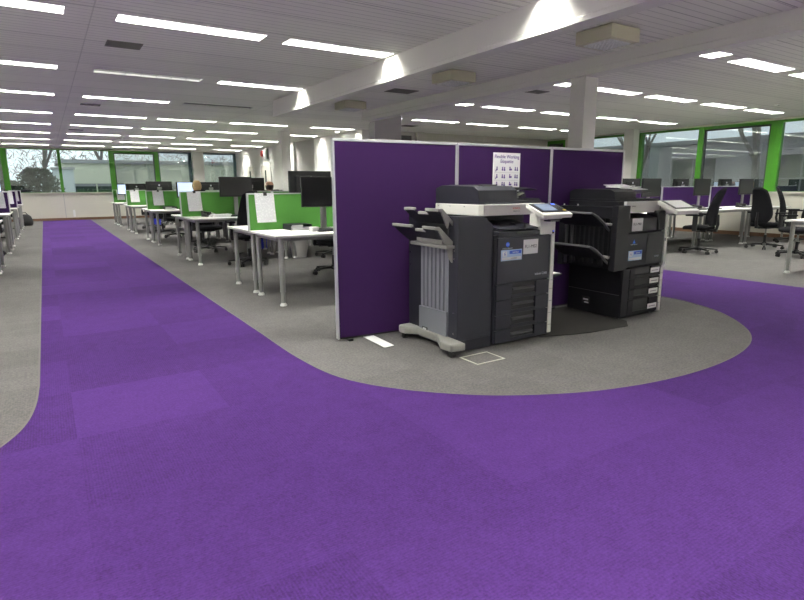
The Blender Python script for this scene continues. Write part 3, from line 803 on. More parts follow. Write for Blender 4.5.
for k in range(4): box(bm, -.15+.01*k, .15+.01*k, -.10, .10-.01*k, .012*k, .012*k+.011)
tag(obj('paper_pile', bm, 'paper_plain', loc=(2.40, 9.38, DT), rz=.1), 'small pile of white papers before the keyboard at the second green screen', 'papers')
bm = new(); box(bm, -.04, .04, -.05, .05, 0, .05, .003); tag(obj('note_block', bm, 'label_white', loc=(2.46, 5.66, DT)), 'small white note block on the nearest desk by the tray', 'note block')

cg = 'black office chairs at the green benches'
CH.place((3.40, 7.15, 0), PI-.2, 'black office chair at the far side of the nearest green bench, at the partition edge', 'chair', cg)
CH.place((2.66, 8.72, 0), .0, 'black office chair whose back shows left of the nearest green screen', 'chair', cg)
CH.place((4.25, 8.95, 0), -.4, 'black office chair at the second green bench, behind the grey bin', 'chair', cg)
CH.place((2.58, 11.0, 0), PI+.15, 'black office chair under the far side of the second green bench', 'chair', cg)
CH.place((2.75, 12.36, 0), 0, 'black office chair under the blonde person', 'chair', cg)
CH.place((4.34, 12.36, 0), 0, 'black office chair under the bald man', 'chair', cg)
CH.place((2.7, 14.65, 0), PI, 'black office chair behind the third green bench', 'chair', cg)
CH.place((2.6, 16.1, 0), .1, 'black office chair on the camera side of the fourth green bench', 'chair', cg)
CH.place((2.7, 18.35, 0), PI, 'black office chair behind the fourth green bench', 'chair', cg)

b_ = Kind(make_bin('waste_bin', 'grey_bin', .32, .125, .17))
b_.place((3.70, 9.28-.1, 0), 0, 'grey plastic waste bin on the floor behind the nearest desk', 'bin')
b_.place((3.05, 10.55, 0), 0, 'grey waste bin under the far side of the second green bench', 'bin')
b_ = Kind(make_bin('recycling_bin', 'blue_bin', .34, .13, .16))
b_.place((3.62, 10.9, 0), 0, 'blue bin seen between the legs of the nearest desk', 'bin', 'blue bins')
b_.place((2.95, 19.4, 0), 0, 'blue bin under the benches near the far wall', 'bin', 'blue bins')

# left-hand benches with purple screens
XL = -.60
for i, yc in enumerate(YC[1:]):
    j = ['nearest', 'second', 'third', 'farthest'][i]
    B = f'{j} purple-screened bench left of the walkway'
    xm = XL - .8
    DK.place((xm, yc-.445, 0), 0, f'white-topped desk on the camera side of the {B}', 'desk', 'white bench desks')
    DK.place((xm, yc+.445, 0), 0, f'white-topped desk on the far side of the {B}', 'desk', 'white bench desks')
    SP.place((xm, yc, DT), 0, f'purple fabric desk screen on the {B}', 'screen', 'purple desk screens')
    if i: sheet(XL-.20, yc, DT+.405, -1, f'white printed sheet on the purple screen of the {B}', w=.24, h=.32)
    CH.place((XL-.42, yc-1.12, 0), .3, f'black office chair at the {B}', 'chair', 'black office chairs left of the walkway')
    if i in (1, 2): monitor(.262, True, (XL-.55, yc-.35, DT), 0, f'lit monitor on the {B}', 'monitors left of the walkway')
# bag on the floor by the end wall
t = thing('bag', 'black bag slumped on the floor beside the last left-hand desk', 'bag', (-.62, 22.2, 0))
bm = new(); loft(bm, [ring((0, 0, z), (1, 0, 0), (0, 1, 0), a, b, n=16, p=2.6) for z, a, b in [(0, .17, .13), (.05, .21, .16), (.18, .21, .15), (.30, .17, .12), (.37, .09, .06)]]); obj('bag_body', bm, 'bag', t, 'all')
bm = new(); tube(bm, [(-.12, -.02, .30), (-.08, -.06, .42), (.02, -.07, .44), (.10, -.03, .33)], .012); obj('strap', bm, 'bag', t, True)

# right-hand benches with purple screens
YR = 6.68; ZRR = .74
xr = [9.56, 11.34, 13.12-.01]
rl = ['left section behind the second printer', 'middle section', 'section next to the window']
for i, x in enumerate(xr):
    DKR.place((x, YR-.445, 0), 0, f'white-topped desk in front of the right-hand purple screens, {rl[i]}', 'desk', 'right-hand bench desks')
    DKR.place((x, YR+.445, 0), 0, f'white-topped desk behind the right-hand purple screens, {rl[i]}', 'desk', 'right-hand bench desks')
    SPR.place((x, YR, DT), 0, f'purple desk screen on the right-hand bench, {rl[i]}', 'screen', 'right-hand purple screens')
mr = 'computer monitors on the right-hand bench'
rn = ['just behind the second printer', 'behind the first chair right of the printers', 'at the window end of the bench']
for i, (xa, xb) in enumerate([(9.56, 9.98), (11.27, 11.72), (13.0, 13.52)]):
    monitor(.265, False, (xa, 6.33, DT), 0, f'dark monitor in front of the purple screen, {rn[i]}', mr)
    monitor(.275, False, (xb, 7.05, DT), PI, f'monitor seen from behind over the purple screen, {rn[i]}', mr)
for i, (x, y) in enumerate([(10.85, 6.10), (12.55, 6.12)]):
    PH.place((x, y, DT), -.3, ['black desk phone behind the first chair right of the printers', 'black desk phone below the monitor at the window end'][i], 'phone', 'desk phones on the right-hand bench')
for i, (x, y) in enumerate([(11.25, 6.05), (13.0, 6.05)]):
    KB.place((x, y, DT), 0, ['black keyboard on the middle section of the right-hand bench', 'black keyboard on the window section of the right-hand bench'][i], 'keyboard', 'keyboards on the right-hand bench')
cr = 'black office chairs right of the printers'
CH.place((9.95, 5.55, 0), .12, 'black office chair with leaning back, first one right of the second printer', 'chair', cr)
CH.place((11.68, 5.22, 0), -1.75, 'black office chair with tall back turned to camera, window end of the purple bench', 'chair', cr)
CH.place((13.3, 5.45, 0), -2.6, 'black office chair by the right window, behind the two nearer ones', 'chair', cr)
CH.place((10.72, 4.28, 0), 1.05, 'black office chair behind the desk at the right edge of the photo', 'chair', cr)
DKR.place((9.47, 3.18, 0), 0, 'white-topped desk cut by the right edge of the photo', 'desk', 'right-hand bench desks')

# ------------------------------------------------------------------ partition of three purple panels
PP = [(1.85, 3.875), (2.962, 3.79), (4.085, 3.78), (5.125, 3.745)]
pl = ['left purple partition panel, beside the green bench', 'middle purple partition panel, with the poster', 'right purple partition panel, behind the second printer']
PHT = 1.575
for i in range(3):
    a, b = Vector(PP[i]), Vector(PP[i+1]); w = (b-a).length; ang = math.atan2(b.y-a.y, b.x-a.x)
    t = thing('partition_panel', pl[i], 'partition', ((a.x+b.x)/2, (a.y+b.y)/2, 0), ang, 'purple partition panels')
    h = w/2 - .002
    bm = new(); box(bm, -h+.014, h-.014, -.018, .018, .03, PHT-.022, .004); obj('fabric_panel', bm, 'partition', t)
    bm = new(); box(bm, -h, h, -.022, .022, PHT-.022, PHT, .003); obj('top_rail', bm, 'alu', t)
    for s in (-1, 1):
        bm = new(); box(bm, s*h-(.014 if s > 0 else 0), s*h+(.014 if s < 0 else 0), -.022, .022, .02, PHT-.022, .003); obj('post', bm, 'alu', t)
    bm = new(); box(bm, -h+.022, h-.022, -.014, .014, .018, .03); obj('bottom_rail', bm, 'black', t)
    for s in (-1, 1):
        bm = new(); box(bm, s*(h-.10)-.02, s*(h-.10)+.02, -.05, .05, 0, .018, .004); obj('foot', bm, 'black', t)
# poster
a, b = Vector(PP[1]), Vector(PP[2]); ang = math.atan2(b.y-a.y, b.x-a.x); d = (b-a).normalized(); nrm = Vector((d.y, -d.x))
pc = a + d*.555 + nrm*.021
t = thing('poster', 'white poster with purple heading and small pictograms on the middle partition panel', 'poster', (pc.x, pc.y, 1.285), ang)
bm = new(); box(bm, -.16, .16, -.003, 0, -.22, .22); obj('sheet', bm, 'paper_plain', t)
text('heading', 'Flexible Working\nEtiquette', .042, 'purple_ink', t, (0, -.0034, .165), FRONT, bold=.0005)
for r in range(4):
    for c in range(4):
        bm = new()
        x, z = -.115+c*.077, .080-r*.066
        k = (r*4+c) % 4
        lathe_c = [(x-.012, z+.012), (x+.012, z+.010)] if k in (1, 3) else [(x, z+.014)]
        for (hx, hz) in lathe_c:
            cyl(bm, (hx, -.0042, hz), (hx, -.003, hz), .007, n=10)
            prism(bm, [(hx-.009, hz-.026), (hx+.009, hz-.026), (hx+.007, hz-.008), (hx-.007, hz-.008)], 'y', -.0042, -.003)
        if k == 2: box(bm, x+.010, x+.022, -.0042, -.003, z-.012, z+.004)
        if k == 0: prism(bm, [(x-.02, z-.02), (x-.012, z-.024), (x+.0, z), (x-.006, z+.002)], 'y', -.0042, -.003)
        obj('pictogram', bm, 'purple_ink', t)
bm = new()
for r in range(4): box(bm, -.145, .145, -.0036, -.003, .047-r*.066, .0485-r*.066)
obj('captions', bm, 'grey_ink', t)

# ------------------------------------------------------------------ floor marks between the printers
bm = new(); prism(bm, [(2.07, 3.50), (2.165, 3.515), (2.175, 3.86), (2.085, 3.87)], 'z', .003, .006); tag(obj('floor_tape', bm, 'label_white'), 'white strip lying on grey carpet in front of the left partition panel', 'tape')
bm = new(); X_a, X_b, Y_a, Y_b, w = 2.395, 2.655, 2.79, 2.99, .012
box(bm, X_a, X_b, Y_a, Y_a+w, .003, .006); box(bm, X_a, X_b, Y_b-w, Y_b, .003, .006); box(bm, X_a, X_a+w, Y_a+w, Y_b-w, .003, .006); box(bm, X_b-w, X_b, Y_a+w, Y_b-w, .003, .006)
t = thing('floor_box', 'square floor outlet lid with cream edging in the carpet beside the first printer', 'floor outlet', (0, 0, 0))
obj('lid_edging', bm, 'lid_edge', t)
bm = new(); box(bm, X_a+w, X_b-w, Y_a+w, Y_b-w, .001, .0045); obj('lid', bm, 'grey_carpet', t)
bm = new(); prism(bm, [(3.30, 3.06), (3.30, 3.74), (4.38, 3.74), (4.36, 3.02), (4.20, 2.89), (3.72, 2.93)], 'z', .001, .005); tag(obj('floor_mat', bm, 'dark_carpet'), 'dark flat mat on the grey carpet between the two printers', 'mat')

# ------------------------------------------------------------------ printers
def badge_label(name, parent, x0, x1, y, z0, z1, m): 
    bm = new(); box(bm, x0, x1, y-.0012, y, z0, z1); return obj(name, bm, m, parent)

def control_panel(t, pts_l, w, white='printer_white'):
    pass

# ---- first printer (origin at front-left foot of main body): local x = X-2.79, y = Y-3.08
P = thing('printer', 'tall charcoal and white office copier nearest the camera, silver-sided finisher on its left', 'printer', (2.79, 3.08, 0))
# main body
bm = new(); box(bm, 0, .60, 0, .64, .015, .855, .008); box(bm, .02, .58, .30, .64, .85, .99, .006); obj('body', bm, 'charcoal', P)
bm = new()
for x, y in [(.06, .06), (.54, .06), (.06, .58), (.54, .58)]: cyl(bm, (x, y, 0), (x, y, .036), .022, n=12)
obj('levelling_feet', bm, 'rubber', P)
# front door
bm = new(); box(bm, .006, .568, -.022, 0, .487, .838, .006); dr = obj('front_door', bm, 'charcoal', P)
bm = new(); box(bm, -.012, .006, -.012, .012, .62, .83, .004); obj('hinge_strip', bm, 'recess', P)
badge_label('service_sticker', dr, .04, .255, -.022, .662, .745, 'sky_label')
for (n, x0, x1, z0, z1, m_) in [('sticker_banner', .125, .247, .712, .737, 'blue_ink'), ('sticker_symbol', .055, .10, .695, .735, 'label_white'), ('sticker_field', .05, .247, .668, .690, 'label_white')]:
    bm = new(); box(bm, x0, x1, -.0245, -.0232, z0, z1); obj(n, bm, m_, dr)
text('sticker_figure', '6', .036, 'blue_ink', dr, (.078, -.0248, .715), FRONT)
text('sticker_heading', 'service', .022, 'label_white', dr, (.186, -.0248, .7245), FRONT)
text('sticker_note', 'tel 0800', .018, 'grey_ink', dr, (.17, -.0248, .679), FRONT)
badge_label('asset_label', dr, .268, .425, -.022, .700, .812, 'label_white')
text('asset_number', 'FL1-M02', .036, 'ink', dr, (.347, -.0236, .757), FRONT)
bm = new(); cyl(bm, (.105, -.022, .785), (.105, -.0235, .785), .018, n=20); obj('logo_disc', bm, 'logo_blue', dr)
bm = new(); 
for k in range(3): box(bm, .088, .122, -.0241, -.0235, .779+.006*k, .7805+.006*k)
obj('logo_stripes', bm, 'label_white', dr)
text('maker_name', 'KONICA MINOLTA', .012, 'logo_white', dr, (.105, -.0226, .756), FRONT)
text('model_name', 'bizhub C360', .026, 'logo_white', dr, (.47, -.0226, .535), FRONT)
# drawers
zs = [.482, .362, .243, .124, .018]
for k in range(4):
    bm = new(); z1, z0 = zs[k]-.003, zs[k+1]+.003
    box(bm, .006, .165, -.020, 0, z0, z1, .005); box(bm, .425, .585, -.020, 0, z0, z1, .005); box(bm, .165, .425, -.020, 0, z0, z0+.026, .003); box(bm, .165, .425, -.004, 0, z0+.026, z1)
    dw = obj('paper_drawer', bm, 'charcoal', P)
    bm = new(); box(bm, .17, .42, -.0055, -.003, z0+.026, z1); obj('grip_recess', bm, 'recess', dw)
    bm = new(); prism(bm, [(-.026, z1-.052), (-.010, z1-.045), (-.010, z1-.030), (-.030, z1-.040)], 'x', .172, .405); obj('drawer_handle', bm, 'printer_mid', dw, bevel=.003)
# output tray recess and sloped exit block
bm = new(); prism(bm, [(-.012, .838), (.30, .855), (.30, .93), (.06, .885), (-.012, .88)], 'x', .02, .50); obj('exit_cover', bm, 'charcoal', P, bevel=.006)
bm = new(); box(bm, .20, .36, -.018, -.008, .858, .878, .004); obj('exit_grip', bm, 'recess', P)
bm = new(); prism(bm, [(.0, .892), (.32, .935), (.32, .950), (.0, .902)], 'x', .04, .46); box(bm, .28, .30, -.01, .3, .895, .93); obj('output_tray', bm, 'charcoal2', P)
# scanner band
sx0, sx1, sy0, sy1 = -.06, .62, .10, .68
bm = new(); prism(bm, [(sx0, sy0+.03), (sx0+.03, sy0), (sx1, sy0), (sx1, sy1), (sx0, sy1)], 'z', .995, 1.080); obj('scanner_band', bm, 'printer_white', P, bevel=.006)
bm = new()
for y in (.30, .48, .63): cyl(bm, (sx0-.001, y, 1.062), (sx0+.002, y, 1.062), .005, n=8)
obj('screws', bm, 'metal', P)
text('maker_name', 'KONICA', .020, 'red_ink', P, (.30, sy0-.001, 1.046), FRONT)
text('series_name', 'MINOLTA', .016, 'grey_ink', P, (.30, sy0-.001, 1.024), FRONT)
# document feeder
bm = new(); box(bm, sx0+.005, .60, .13, .68, 1.080, 1.105, .004); prism(bm, [(.13, 1.10), (.68, 1.10), (.68, 1.20), (.60, 1.225), (.20, 1.215), (.145, 1.185)], 'x', sx0+.005, .34); obj('document_feeder', bm, 'charcoal', P, bevel=.010)
bm = new(); prism(bm, [(.34, 1.10), (.60, 1.10), (.60, 1.118), (.34, 1.125)], 'y', .15, .67); obj('feeder_output', bm, 'charcoal2', P, bevel=.004)
bm = new(); prism(bm, [(.28, 1.19), (.30, 1.208), (.50, 1.205), (.62, 1.19), (.62, 1.182), (.50, 1.194), (.34, 1.172)], 'y', .20, .66); obj('feeder_tray', bm, 'charcoal', P, bevel=.004)
bm = new(); box(bm, .02, .22, .25, .60, 1.222, 1.228, .003); box(bm, .05, .20, .22, .27, 1.216, 1.229, .003); obj('feeder_lid_detail', bm, 'printer_mid', P)
bm = new(); prism(bm, [(.36, 1.122), (.46, 1.165), (.58, 1.175), (.60, 1.125)], 'y', .30, .34); prism(bm, [(.40, 1.122), (.52, 1.17), (.56, 1.17), (.58, 1.125)], 'y', .55, .58); obj('paper_guide', bm, 'charcoal2', P)
bm = new(); prism(bm, [(.40, 1.135), (.48, 1.165), (.50, 1.160), (.42, 1.130)], 'y', .22, .26); obj('guide_tip', bm, 'printer_white', P)
# white right-hand upright and side strip
bm = new(); prism(bm, [(.435, 1.0), (.435, .905), (.45, .88), (.45, .842), (.57, .842), (.57, .0325), (.612, .0325), (.605, 1.0)], 'y', -.028, .09); obj('white_upright', bm, 'printer_white', P, bevel=.004)
bm = new()
for z in (.10, .20, .30, .40, .47): box(bm, .569, .613, -.0295, -.028, z, z+.003)
obj('strip_joints', bm, 'printer_grey', P)
bm = new(); box(bm, .572, .590, -.031, -.028, .845, .872, .002); obj('side_switch', bm, 'ink', P)
bm = new(); box(bm, .574, .586, -.0325, -.031, .862, .870); obj('status_lamp', bm, 'led_blue', P)
# control panel: wedge tilted towards the user
def tilt_panel(parent, x0, x1, yb, zb, yf, zf, th, screen, face_m='printer_white', bez='charcoal2', key=True):
    d = Vector((0, yf-yb, zf-zb)); L_ = d.length; d.normalize(); n = Vector((0, -d.z, d.y)); n = n if n.z > 0 else -n
    def at(s, off): return Vector((0, yb, zb)) + d*(s*L_) + n*off
    def slab(bm, a0, a1, s0, s1, o0, o1):
        lo = [at(s0, o0), at(s1, o0), at(s1, o1), at(s0, o1)]
        loft(bm, [[Vector((a0, p.y, p.z)) for p in lo], [Vector((a1, p.y, p.z)) for p in lo]])
    bm = new(); slab(bm, x0, x1, 0, 1, -th, 0); cp = obj('control_panel', bm, face_m, parent, bevel=.008)
    bm = new(); slab(bm, x0+.015, x1-.02, .05, .80, 0, .004); obj('panel_bezel', bm, bez, cp)
    bm = new(); slab(bm, x0+.05, x1-.11, .14, .70, .004, .006); obj('touch_screen', bm, screen, cp)
    if key:
        bm = new(); slab(bm, x1-.075, x1-.045, .10, .20, .004, .007); obj('power_light', bm, 'led_blue', cp)
        bm = new(); slab(bm, x1-.055, x1-.03, .66, .74, .004, .007); obj('start_button', bm, 'yellow', cp)
        bm = new(); 
        for r in range(4):
            for c in range(3): slab(bm, x1-.095+c*.022, x1-.079+c*.022, .28+r*.09, .34+r*.09, .004, .006)
        obj('keypad', bm, 'printer_mid', cp)
    return cp
tilt_panel(P, .325, .64, .02, 1.082, -.17, 1.005, .035, 'panel_screen')
bm = new(); prism(bm, [(.03, 1.0), (.03, 1.06), (-.12, 1.0), (-.10, .965), (-.02, .955)], 'x', .42, .60); obj('panel_arm', bm, 'printer_white', P, bevel=.005)
bm = new(); box(bm, .47, .57, -.10, -.03, .945, .962, .003); obj('card_reader', bm, 'printer_mid', P)
# bypass tray at the right side
bm = new(); prism(bm, [(.60, .43), (.63, .43), (.88, .468), (.88, .480), (.60, .470)], 'y', .12, .46); obj('bypass_tray', bm, 'charcoal', P)
bm = new(); prism(bm, [(.62, .4725), (.875, .4810), (.875, .4825), (.62, .4745)], 'y', .14, .44); obj('bypass_tray_top', bm, 'printer_white', P)

# ---- finisher on the left of the first printer
FX0, FX1 = -.34, -.012
bm = new(); prism(bm, [(FX0, .006), (FX1, .006), (FX1, .925), (FX1-.03, .955), (FX1-.08, .985), (FX1-.14, 1.003), (FX0, 1.006)], 'y', .01, .13); prism(bm, [(FX0+.02, .02), (FX1, .02), (FX1, .92), (FX1-.05, .96), (FX1-.12, .99), (FX0+.02, .995)], 'y', .13, .645); fin = obj('finisher', bm, 'charcoal', P, bevel=.004)
bm = new(); box(bm, FX0+.008, FX1-.004, .006, .012, .012, .09, .001); obj('plinth_panel', bm, 'charcoal2', fin)
bm = new(); box(bm, FX0-.005, FX0+.03, .475, .645, .04, 1.0, .003); box(bm, FX0-.002, FX0+.03, .115, .475, .80, 1.0, .003); obj('side_frame', bm, 'charcoal2', fin)
bm = new()
for z in (.12, .70, .76, .84, .88, .60): cyl(bm, (FX0-.009, .62, z), (FX0-.004, .62, z), .006, n=8)
for z in (.14, .30, .70, .76): cyl(bm, (FX0-.004, .055, z), (FX0+.002, .055, z), .006, n=8)
obj('bolts', bm, 'metal', fin)
# ribbed silver panel
bm = new(); ribs = []
n = 34
poly = [(.12, FX0+.02)]
for k in range(n+1):
    y = .12 + .355*k/n
    poly.append((y, FX0 - .002 - (.010 if (k % 5) in (2, 3) else .0)))
poly.append((.475, FX0+.02))
loft(bm, [[Vector((p[1], p[0], z)) for p in poly] for z in (.275, .815)]); obj('ribbed_panel', bm, 'steel', fin)
bm = new()
for k in range(1, 7): box(bm, FX0-.0045, FX0-.0015, .12+.355*5*k/34-.010, .12+.355*5*k/34+.010, .292, .812)
obj('rib_shade_strips', bm, 'groove_shade', fin)  # dark strips paint the groove shade between the ribs
bm = new(); prism(bm, [(.118, .035), (.478, .035), (.478, .285), (.118, .295)], 'x', FX0-.020, FX0+.018); lp = obj('lower_plate', bm, 'steel', fin)
bm = new(); box(bm, FX0-.0225, FX0-.020, .36, .43, .06, .125); obj('rating_sticker', bm, 'ink', lp)
bm = new(); box(bm, FX0-.0225, FX0-.020, .27, .34, .075, .10); box(bm, FX0-.0235, FX0-.0225, .375, .42, .10, .118); obj('rating_text', bm, 'label_white', lp)
# base shoe
bm = new(); prism(bm, [(-.33, .10), (-.33, .65), (-.45, .645), (-.47, .60), (-.46, .53), (-.385, .46), (-.385, .20), (-.44, .10), (-.475, .04), (-.465, -.08), (-.345, -.10), (-.335, .0)], 'z', .048, .105); obj('base_shoe', bm, 'printer_grey', fin, bevel=.012)
for y in (-.05, .58):
    bm = new(); cyl(bm, (-.445, y, .024), (-.415, y, .024), .024, n=16); cyl(bm, (-.43, y, .03), (-.43, y, .055), .010, n=10); obj('caster', bm, 'rubber', fin, True)
bm = new(); cyl(bm, (-.10, .05, .0), (-.10, .05, .03), .02, n=12); cyl(bm, (-.10, .58, .0), (-.10, .58, .03), .02, n=12); obj('foot', bm, 'rubber', fin, True)
# output trays: plate rising outwards, notched tip, arm down each side
def out_tray(name, zt, zr, drop, m_plate, m_rim, xt, y1):
    xr_ = -.335; y0 = .09
    bm = new(); th = .010
    def top(x): return zr + (zt-zr)*(xr_-x)/(xr_-xt)
    for (ya, yb, xx) in [(y0, .24, xt), (.24, .38, xt+.035), (.38, y1, xt)]:
        loft(bm, [[Vector((xx, ya, top(xx)-.006)), Vector((xx, yb, top(xx)-.006)), Vector((xx, yb, top(xx)-.018)), Vector((xx, ya, top(xx)-.018))],
                  [Vector((xr_+.01, ya, zr-.006)), Vector((xr_+.01, yb, zr-.006)), Vector((xr_+.01, yb, zr-.030)), Vector((xr_+.01, ya, zr-.030))]])
    o = obj(name, bm, m_plate, fin)
    bm = new()
    for (ya, yb) in [(y0-.014, y0+.004)]:
        prism(bm, [(xt-.008, zt+.004), (xt+.03, zt+.005), (xr_+.005, zr+.006), (xr_+.005, zr-(drop if ya < .3 else .03)), (xr_-.035, zr-(drop-.05 if ya < .3 else 0.03)), (xr_-.05, zr-.035), (xt+.02, zt-.02), (xt-.008, zt-.014)], 'y', ya, yb)
    for (ya, yb, xx) in [(y0, .24, xt), (.38, y1, xt), (.24, .38, xt+.035)]:
        box(bm, xx-.010, xx+.012, ya, yb, top(xx)-.016, top(xx)+.006, .003)
    obj(name+'_rim', bm, m_rim, o, bevel=.003)
    return o
out_tray('upper_tray', 1.058, .955, .03, 'charcoal2', 'printer_grey', -.465, .52)
out_tray('lower_tray', .930, .812, .155, 'charcoal2', 'printer_grey', -.49, .655)
bm = new(); box(bm, FX0-.075, FX0, .05, .52, .775, .80, .004); box(bm, FX0-.05, FX0, .14, .47, .80, .84, .004); obj('tray_carriage', bm, 'printer_grey', fin)
bm = new(); box(bm, FX0-.012, FX0, .12, .47, .86, .95, .004); obj('exit_slot', bm, 'recess', fin)

# ---- second printer: local x = X-4.36, y = Y-3.11
Q = thing('printer', 'black office copier farther from the camera, with paper piled on its lid', 'printer', (4.335, 3.09, 0))
bm = new(); box(bm, 0, .585, 0, .60, .012, .475, .006); box(bm, .0, .585, .01, .60, .475, .86, .006); box(bm, .03, .57, .26, .60, .86, .985, .006); obj('body', bm, 'charcoal3', Q)
bm = new()
for x, y in [(.05, .05), (.53, .05), (.05, .55), (.53, .55)]: cyl(bm, (x, y, 0), (x, y, .032), .022, n=12)
obj('levelling_feet', bm, 'grey_bin', Q)
bm = new(); box(bm, -.006, 0, .01, .59, .225, .228); obj('side_seam', bm, 'printer_mid', Q)
bm = new(); box(bm, -.004, 0, .33, .42, .09, .16); rs = obj('rating_sticker', bm, 'ink', Q)
bm = new(); box(bm, -.006, -.004, .345, .405, .125, .14); box(bm, -.006, -.004, .34, .39, .098, .11); obj('rating_text', bm, 'label_white', rs)
zs = [.472, .372, .272, .172, .025]
for k in range(4):
    bm = new(); z1, z0 = zs[k]-.003, zs[k+1]+.003; zz = max(z0, z1-.095)
    box(bm, .10, .18, -.018, 0, z0, z1, .004); box(bm, .42, .575, -.018, 0, z0, z1, .004); box(bm, .18, .42, -.018, 0, z0, z0+.03, .003); box(bm, .18, .42, -.004, 0, z0+.03, z1)
    dw = obj('paper_drawer', bm, 'charcoal3', Q)
    bm = new(); box(bm, .185, .415, -.0055, -.003, z0+.03, z1-.004); obj('grip_recess', bm, 'recess', dw)
    badge_label('size_label', dw, .405, .545, -.018, z0+.03, z0+.078, 'label_white')
    bm = new(); box(bm, .425, .525, -.0205, -.0192, z0+.048, z0+.056); obj('size_text', bm, 'grey_ink', dw)
bm = new(); box(bm, .0, .098, -.016, 0, .02, .47, .004); obj('left_cheek', bm, 'charcoal3', Q)
# main door and upper cover
bm = new(); box(bm, .022, .565, -.022, 0, .49, .79, .005); dr = obj('front_door', bm, 'charcoal3', Q)
bm = new(); box(bm, .305, .308, -.0235, -.022, .49, .79); obj('door_split', bm, 'recess', dr)
bm = new(); prism(bm, [(.095, .700), (.135, .700), (.115, .735)], 'y', -.0238, -.022); obj('logo_mark', bm, 'logo_blue', dr)
text('maker_name', 'KONICA MINOLTA', .011, 'logo_white', dr, (.115, -.0226, .690), FRONT)
badge_label('service_sticker', dr, .045, .245, -.022, .545, .635, 'sky_label')
for (n, x0, x1, z0, z1, m_) in [('sticker_banner', .125, .237, .600, .627, 'blue_ink'), ('sticker_symbol', .06, .103, .584, .625, 'label_white'), ('sticker_field', .055, .237, .552, .572, 'label_white')]:
    bm = new(); box(bm, x0, x1, -.0245, -.0232, z0, z1); obj(n, bm, m_, dr)
text('sticker_figure', '6', .036, 'blue_ink', dr, (.081, -.0248, .604), FRONT)
text('sticker_heading', 'service', .022, 'label_white', dr, (.181, -.0248, .613), FRONT)
text('model_name', 'bizhub', .028, 'logo_white', dr, (.47, -.0226, .565), FRONT)
bm = new(); prism(bm, [(-.02, .80), (.20, .80), (.20, .955), (.08, .945), (-.02, .925)], 'x', .02, .50); uc = obj('upper_cover', bm, 'charcoal3', Q, bevel=.006)
bm = new(); box(bm, .07, .225, -.0215, -.020, .81, .925); al = obj('asset_label', bm, 'label_white', uc)
text('asset_number', 'FL1-M01', .034, 'ink', al, (.148, -.0222, .872), FRONT)
bm = new(); box(bm, .44, .565, -.03, .10, .80, .985, .02); obj('right_cheek', bm, 'charcoal3', Q)
bm = new(); box(bm, .455, .468, -.034, -.028, .815, .90, .002); obj('cheek_grip', bm, 'recess', Q)
# scanner and feeder
bm = new(); box(bm, -.06, .60, .05, .60, .985, 1.075, .006); obj('scanner_body', bm, 'charcoal3', Q)
bm = new(); box(bm, .03, .53, .02, .06, .970, 1.072, .006); obj('white_front_band', bm, 'printer_white', Q)
text('series_name', 'bizhub', .02, 'printer_grey', Q, (.13, .0195, 1.03), FRONT)
bm = new(); box(bm, -.05, .60, .08, .60, 1.075, 1.095, .004); prism(bm, [(.09, 1.095), (.60, 1.095), (.60, 1.165), (.54, 1.185), (.15, 1.182), (.10, 1.16)], 'x', -.05, .26); obj('document_feeder', bm, 'charcoal3', Q, bevel=.010)
bm = new(); prism(bm, [(.24, 1.135), (.26, 1.160), (.56, 1.158), (.56, 1.150), (.28, 1.135)], 'y', .14, .56); obj('feeder_tray', bm, 'charcoal2', Q, bevel=.003)
bm = new(); prism(bm, [(.30, 1.096), (.52, 1.148), (.55, 1.148), (.56, 1.096)], 'y', .40, .43); obj('paper_guide', bm, 'charcoal2', Q)
# finisher hung on the left
bm = new(); box(bm, -.155, .018, -.03, .03, .465, 1.04, .006); box(bm, -.155, 0, .03, .62, .93, 1.03, .006); box(bm, -.05, 0, .03, .62, .465, .93, .004); box(bm, -.155, -.05, .56, .62, .465, .93, .004); fq = obj('finisher', bm, 'charcoal3', Q)
bm = new()
for k in range(9): box(bm, -.058, -.050, .06+k*.055, .075+k*.055, .50, .92)
obj('bin_ribs', bm, 'recess', fq)
bm = new(); box(bm, -.17, -.155, .44, .47, .49, .97, .003); box(bm, -.17, -.155, .50, .53, .49, .97, .003); obj('rails', bm, 'printer_mid', fq)
bm = new()
for y in (.40, .56): cyl(bm, (-.165, y, 1.035), (-.165, y, 1.05), .01, n=10)
obj('rail_caps', bm, 'metal', fq)
def tray2(name, z, m_):
    bm = new()
    loft(bm, [[Vector((x, y, zz)) for (x, zz) in [(-.36, z+.055), (-.155, z-.05), (-.155, z-.075), (-.355, z+.04)]] for y in (.09, .55)])
    o = obj(name, bm, 'charcoal2', fq, bevel=.003)
    bm = new()
    tube(bm, [(-.36, .56, z+.055), (-.365, .30, z+.057), (-.355, .08, z+.052), (-.30, .065, z+.025), (-.22, .06, z-.035), (-.17, .055, z-.085), (-.15, .05, z-.10)], .011); obj(name+'_rim', bm, m_, o, True)
    bm = new(); box(bm, -.185, -.15, .02, .09, z-.055, z-.035, .004); obj(name+'_clip', bm, 'printer_grey', o)
tray2('upper_tray', .925, 'printer_mid'); tray2('lower_tray', .635, 'printer_mid')
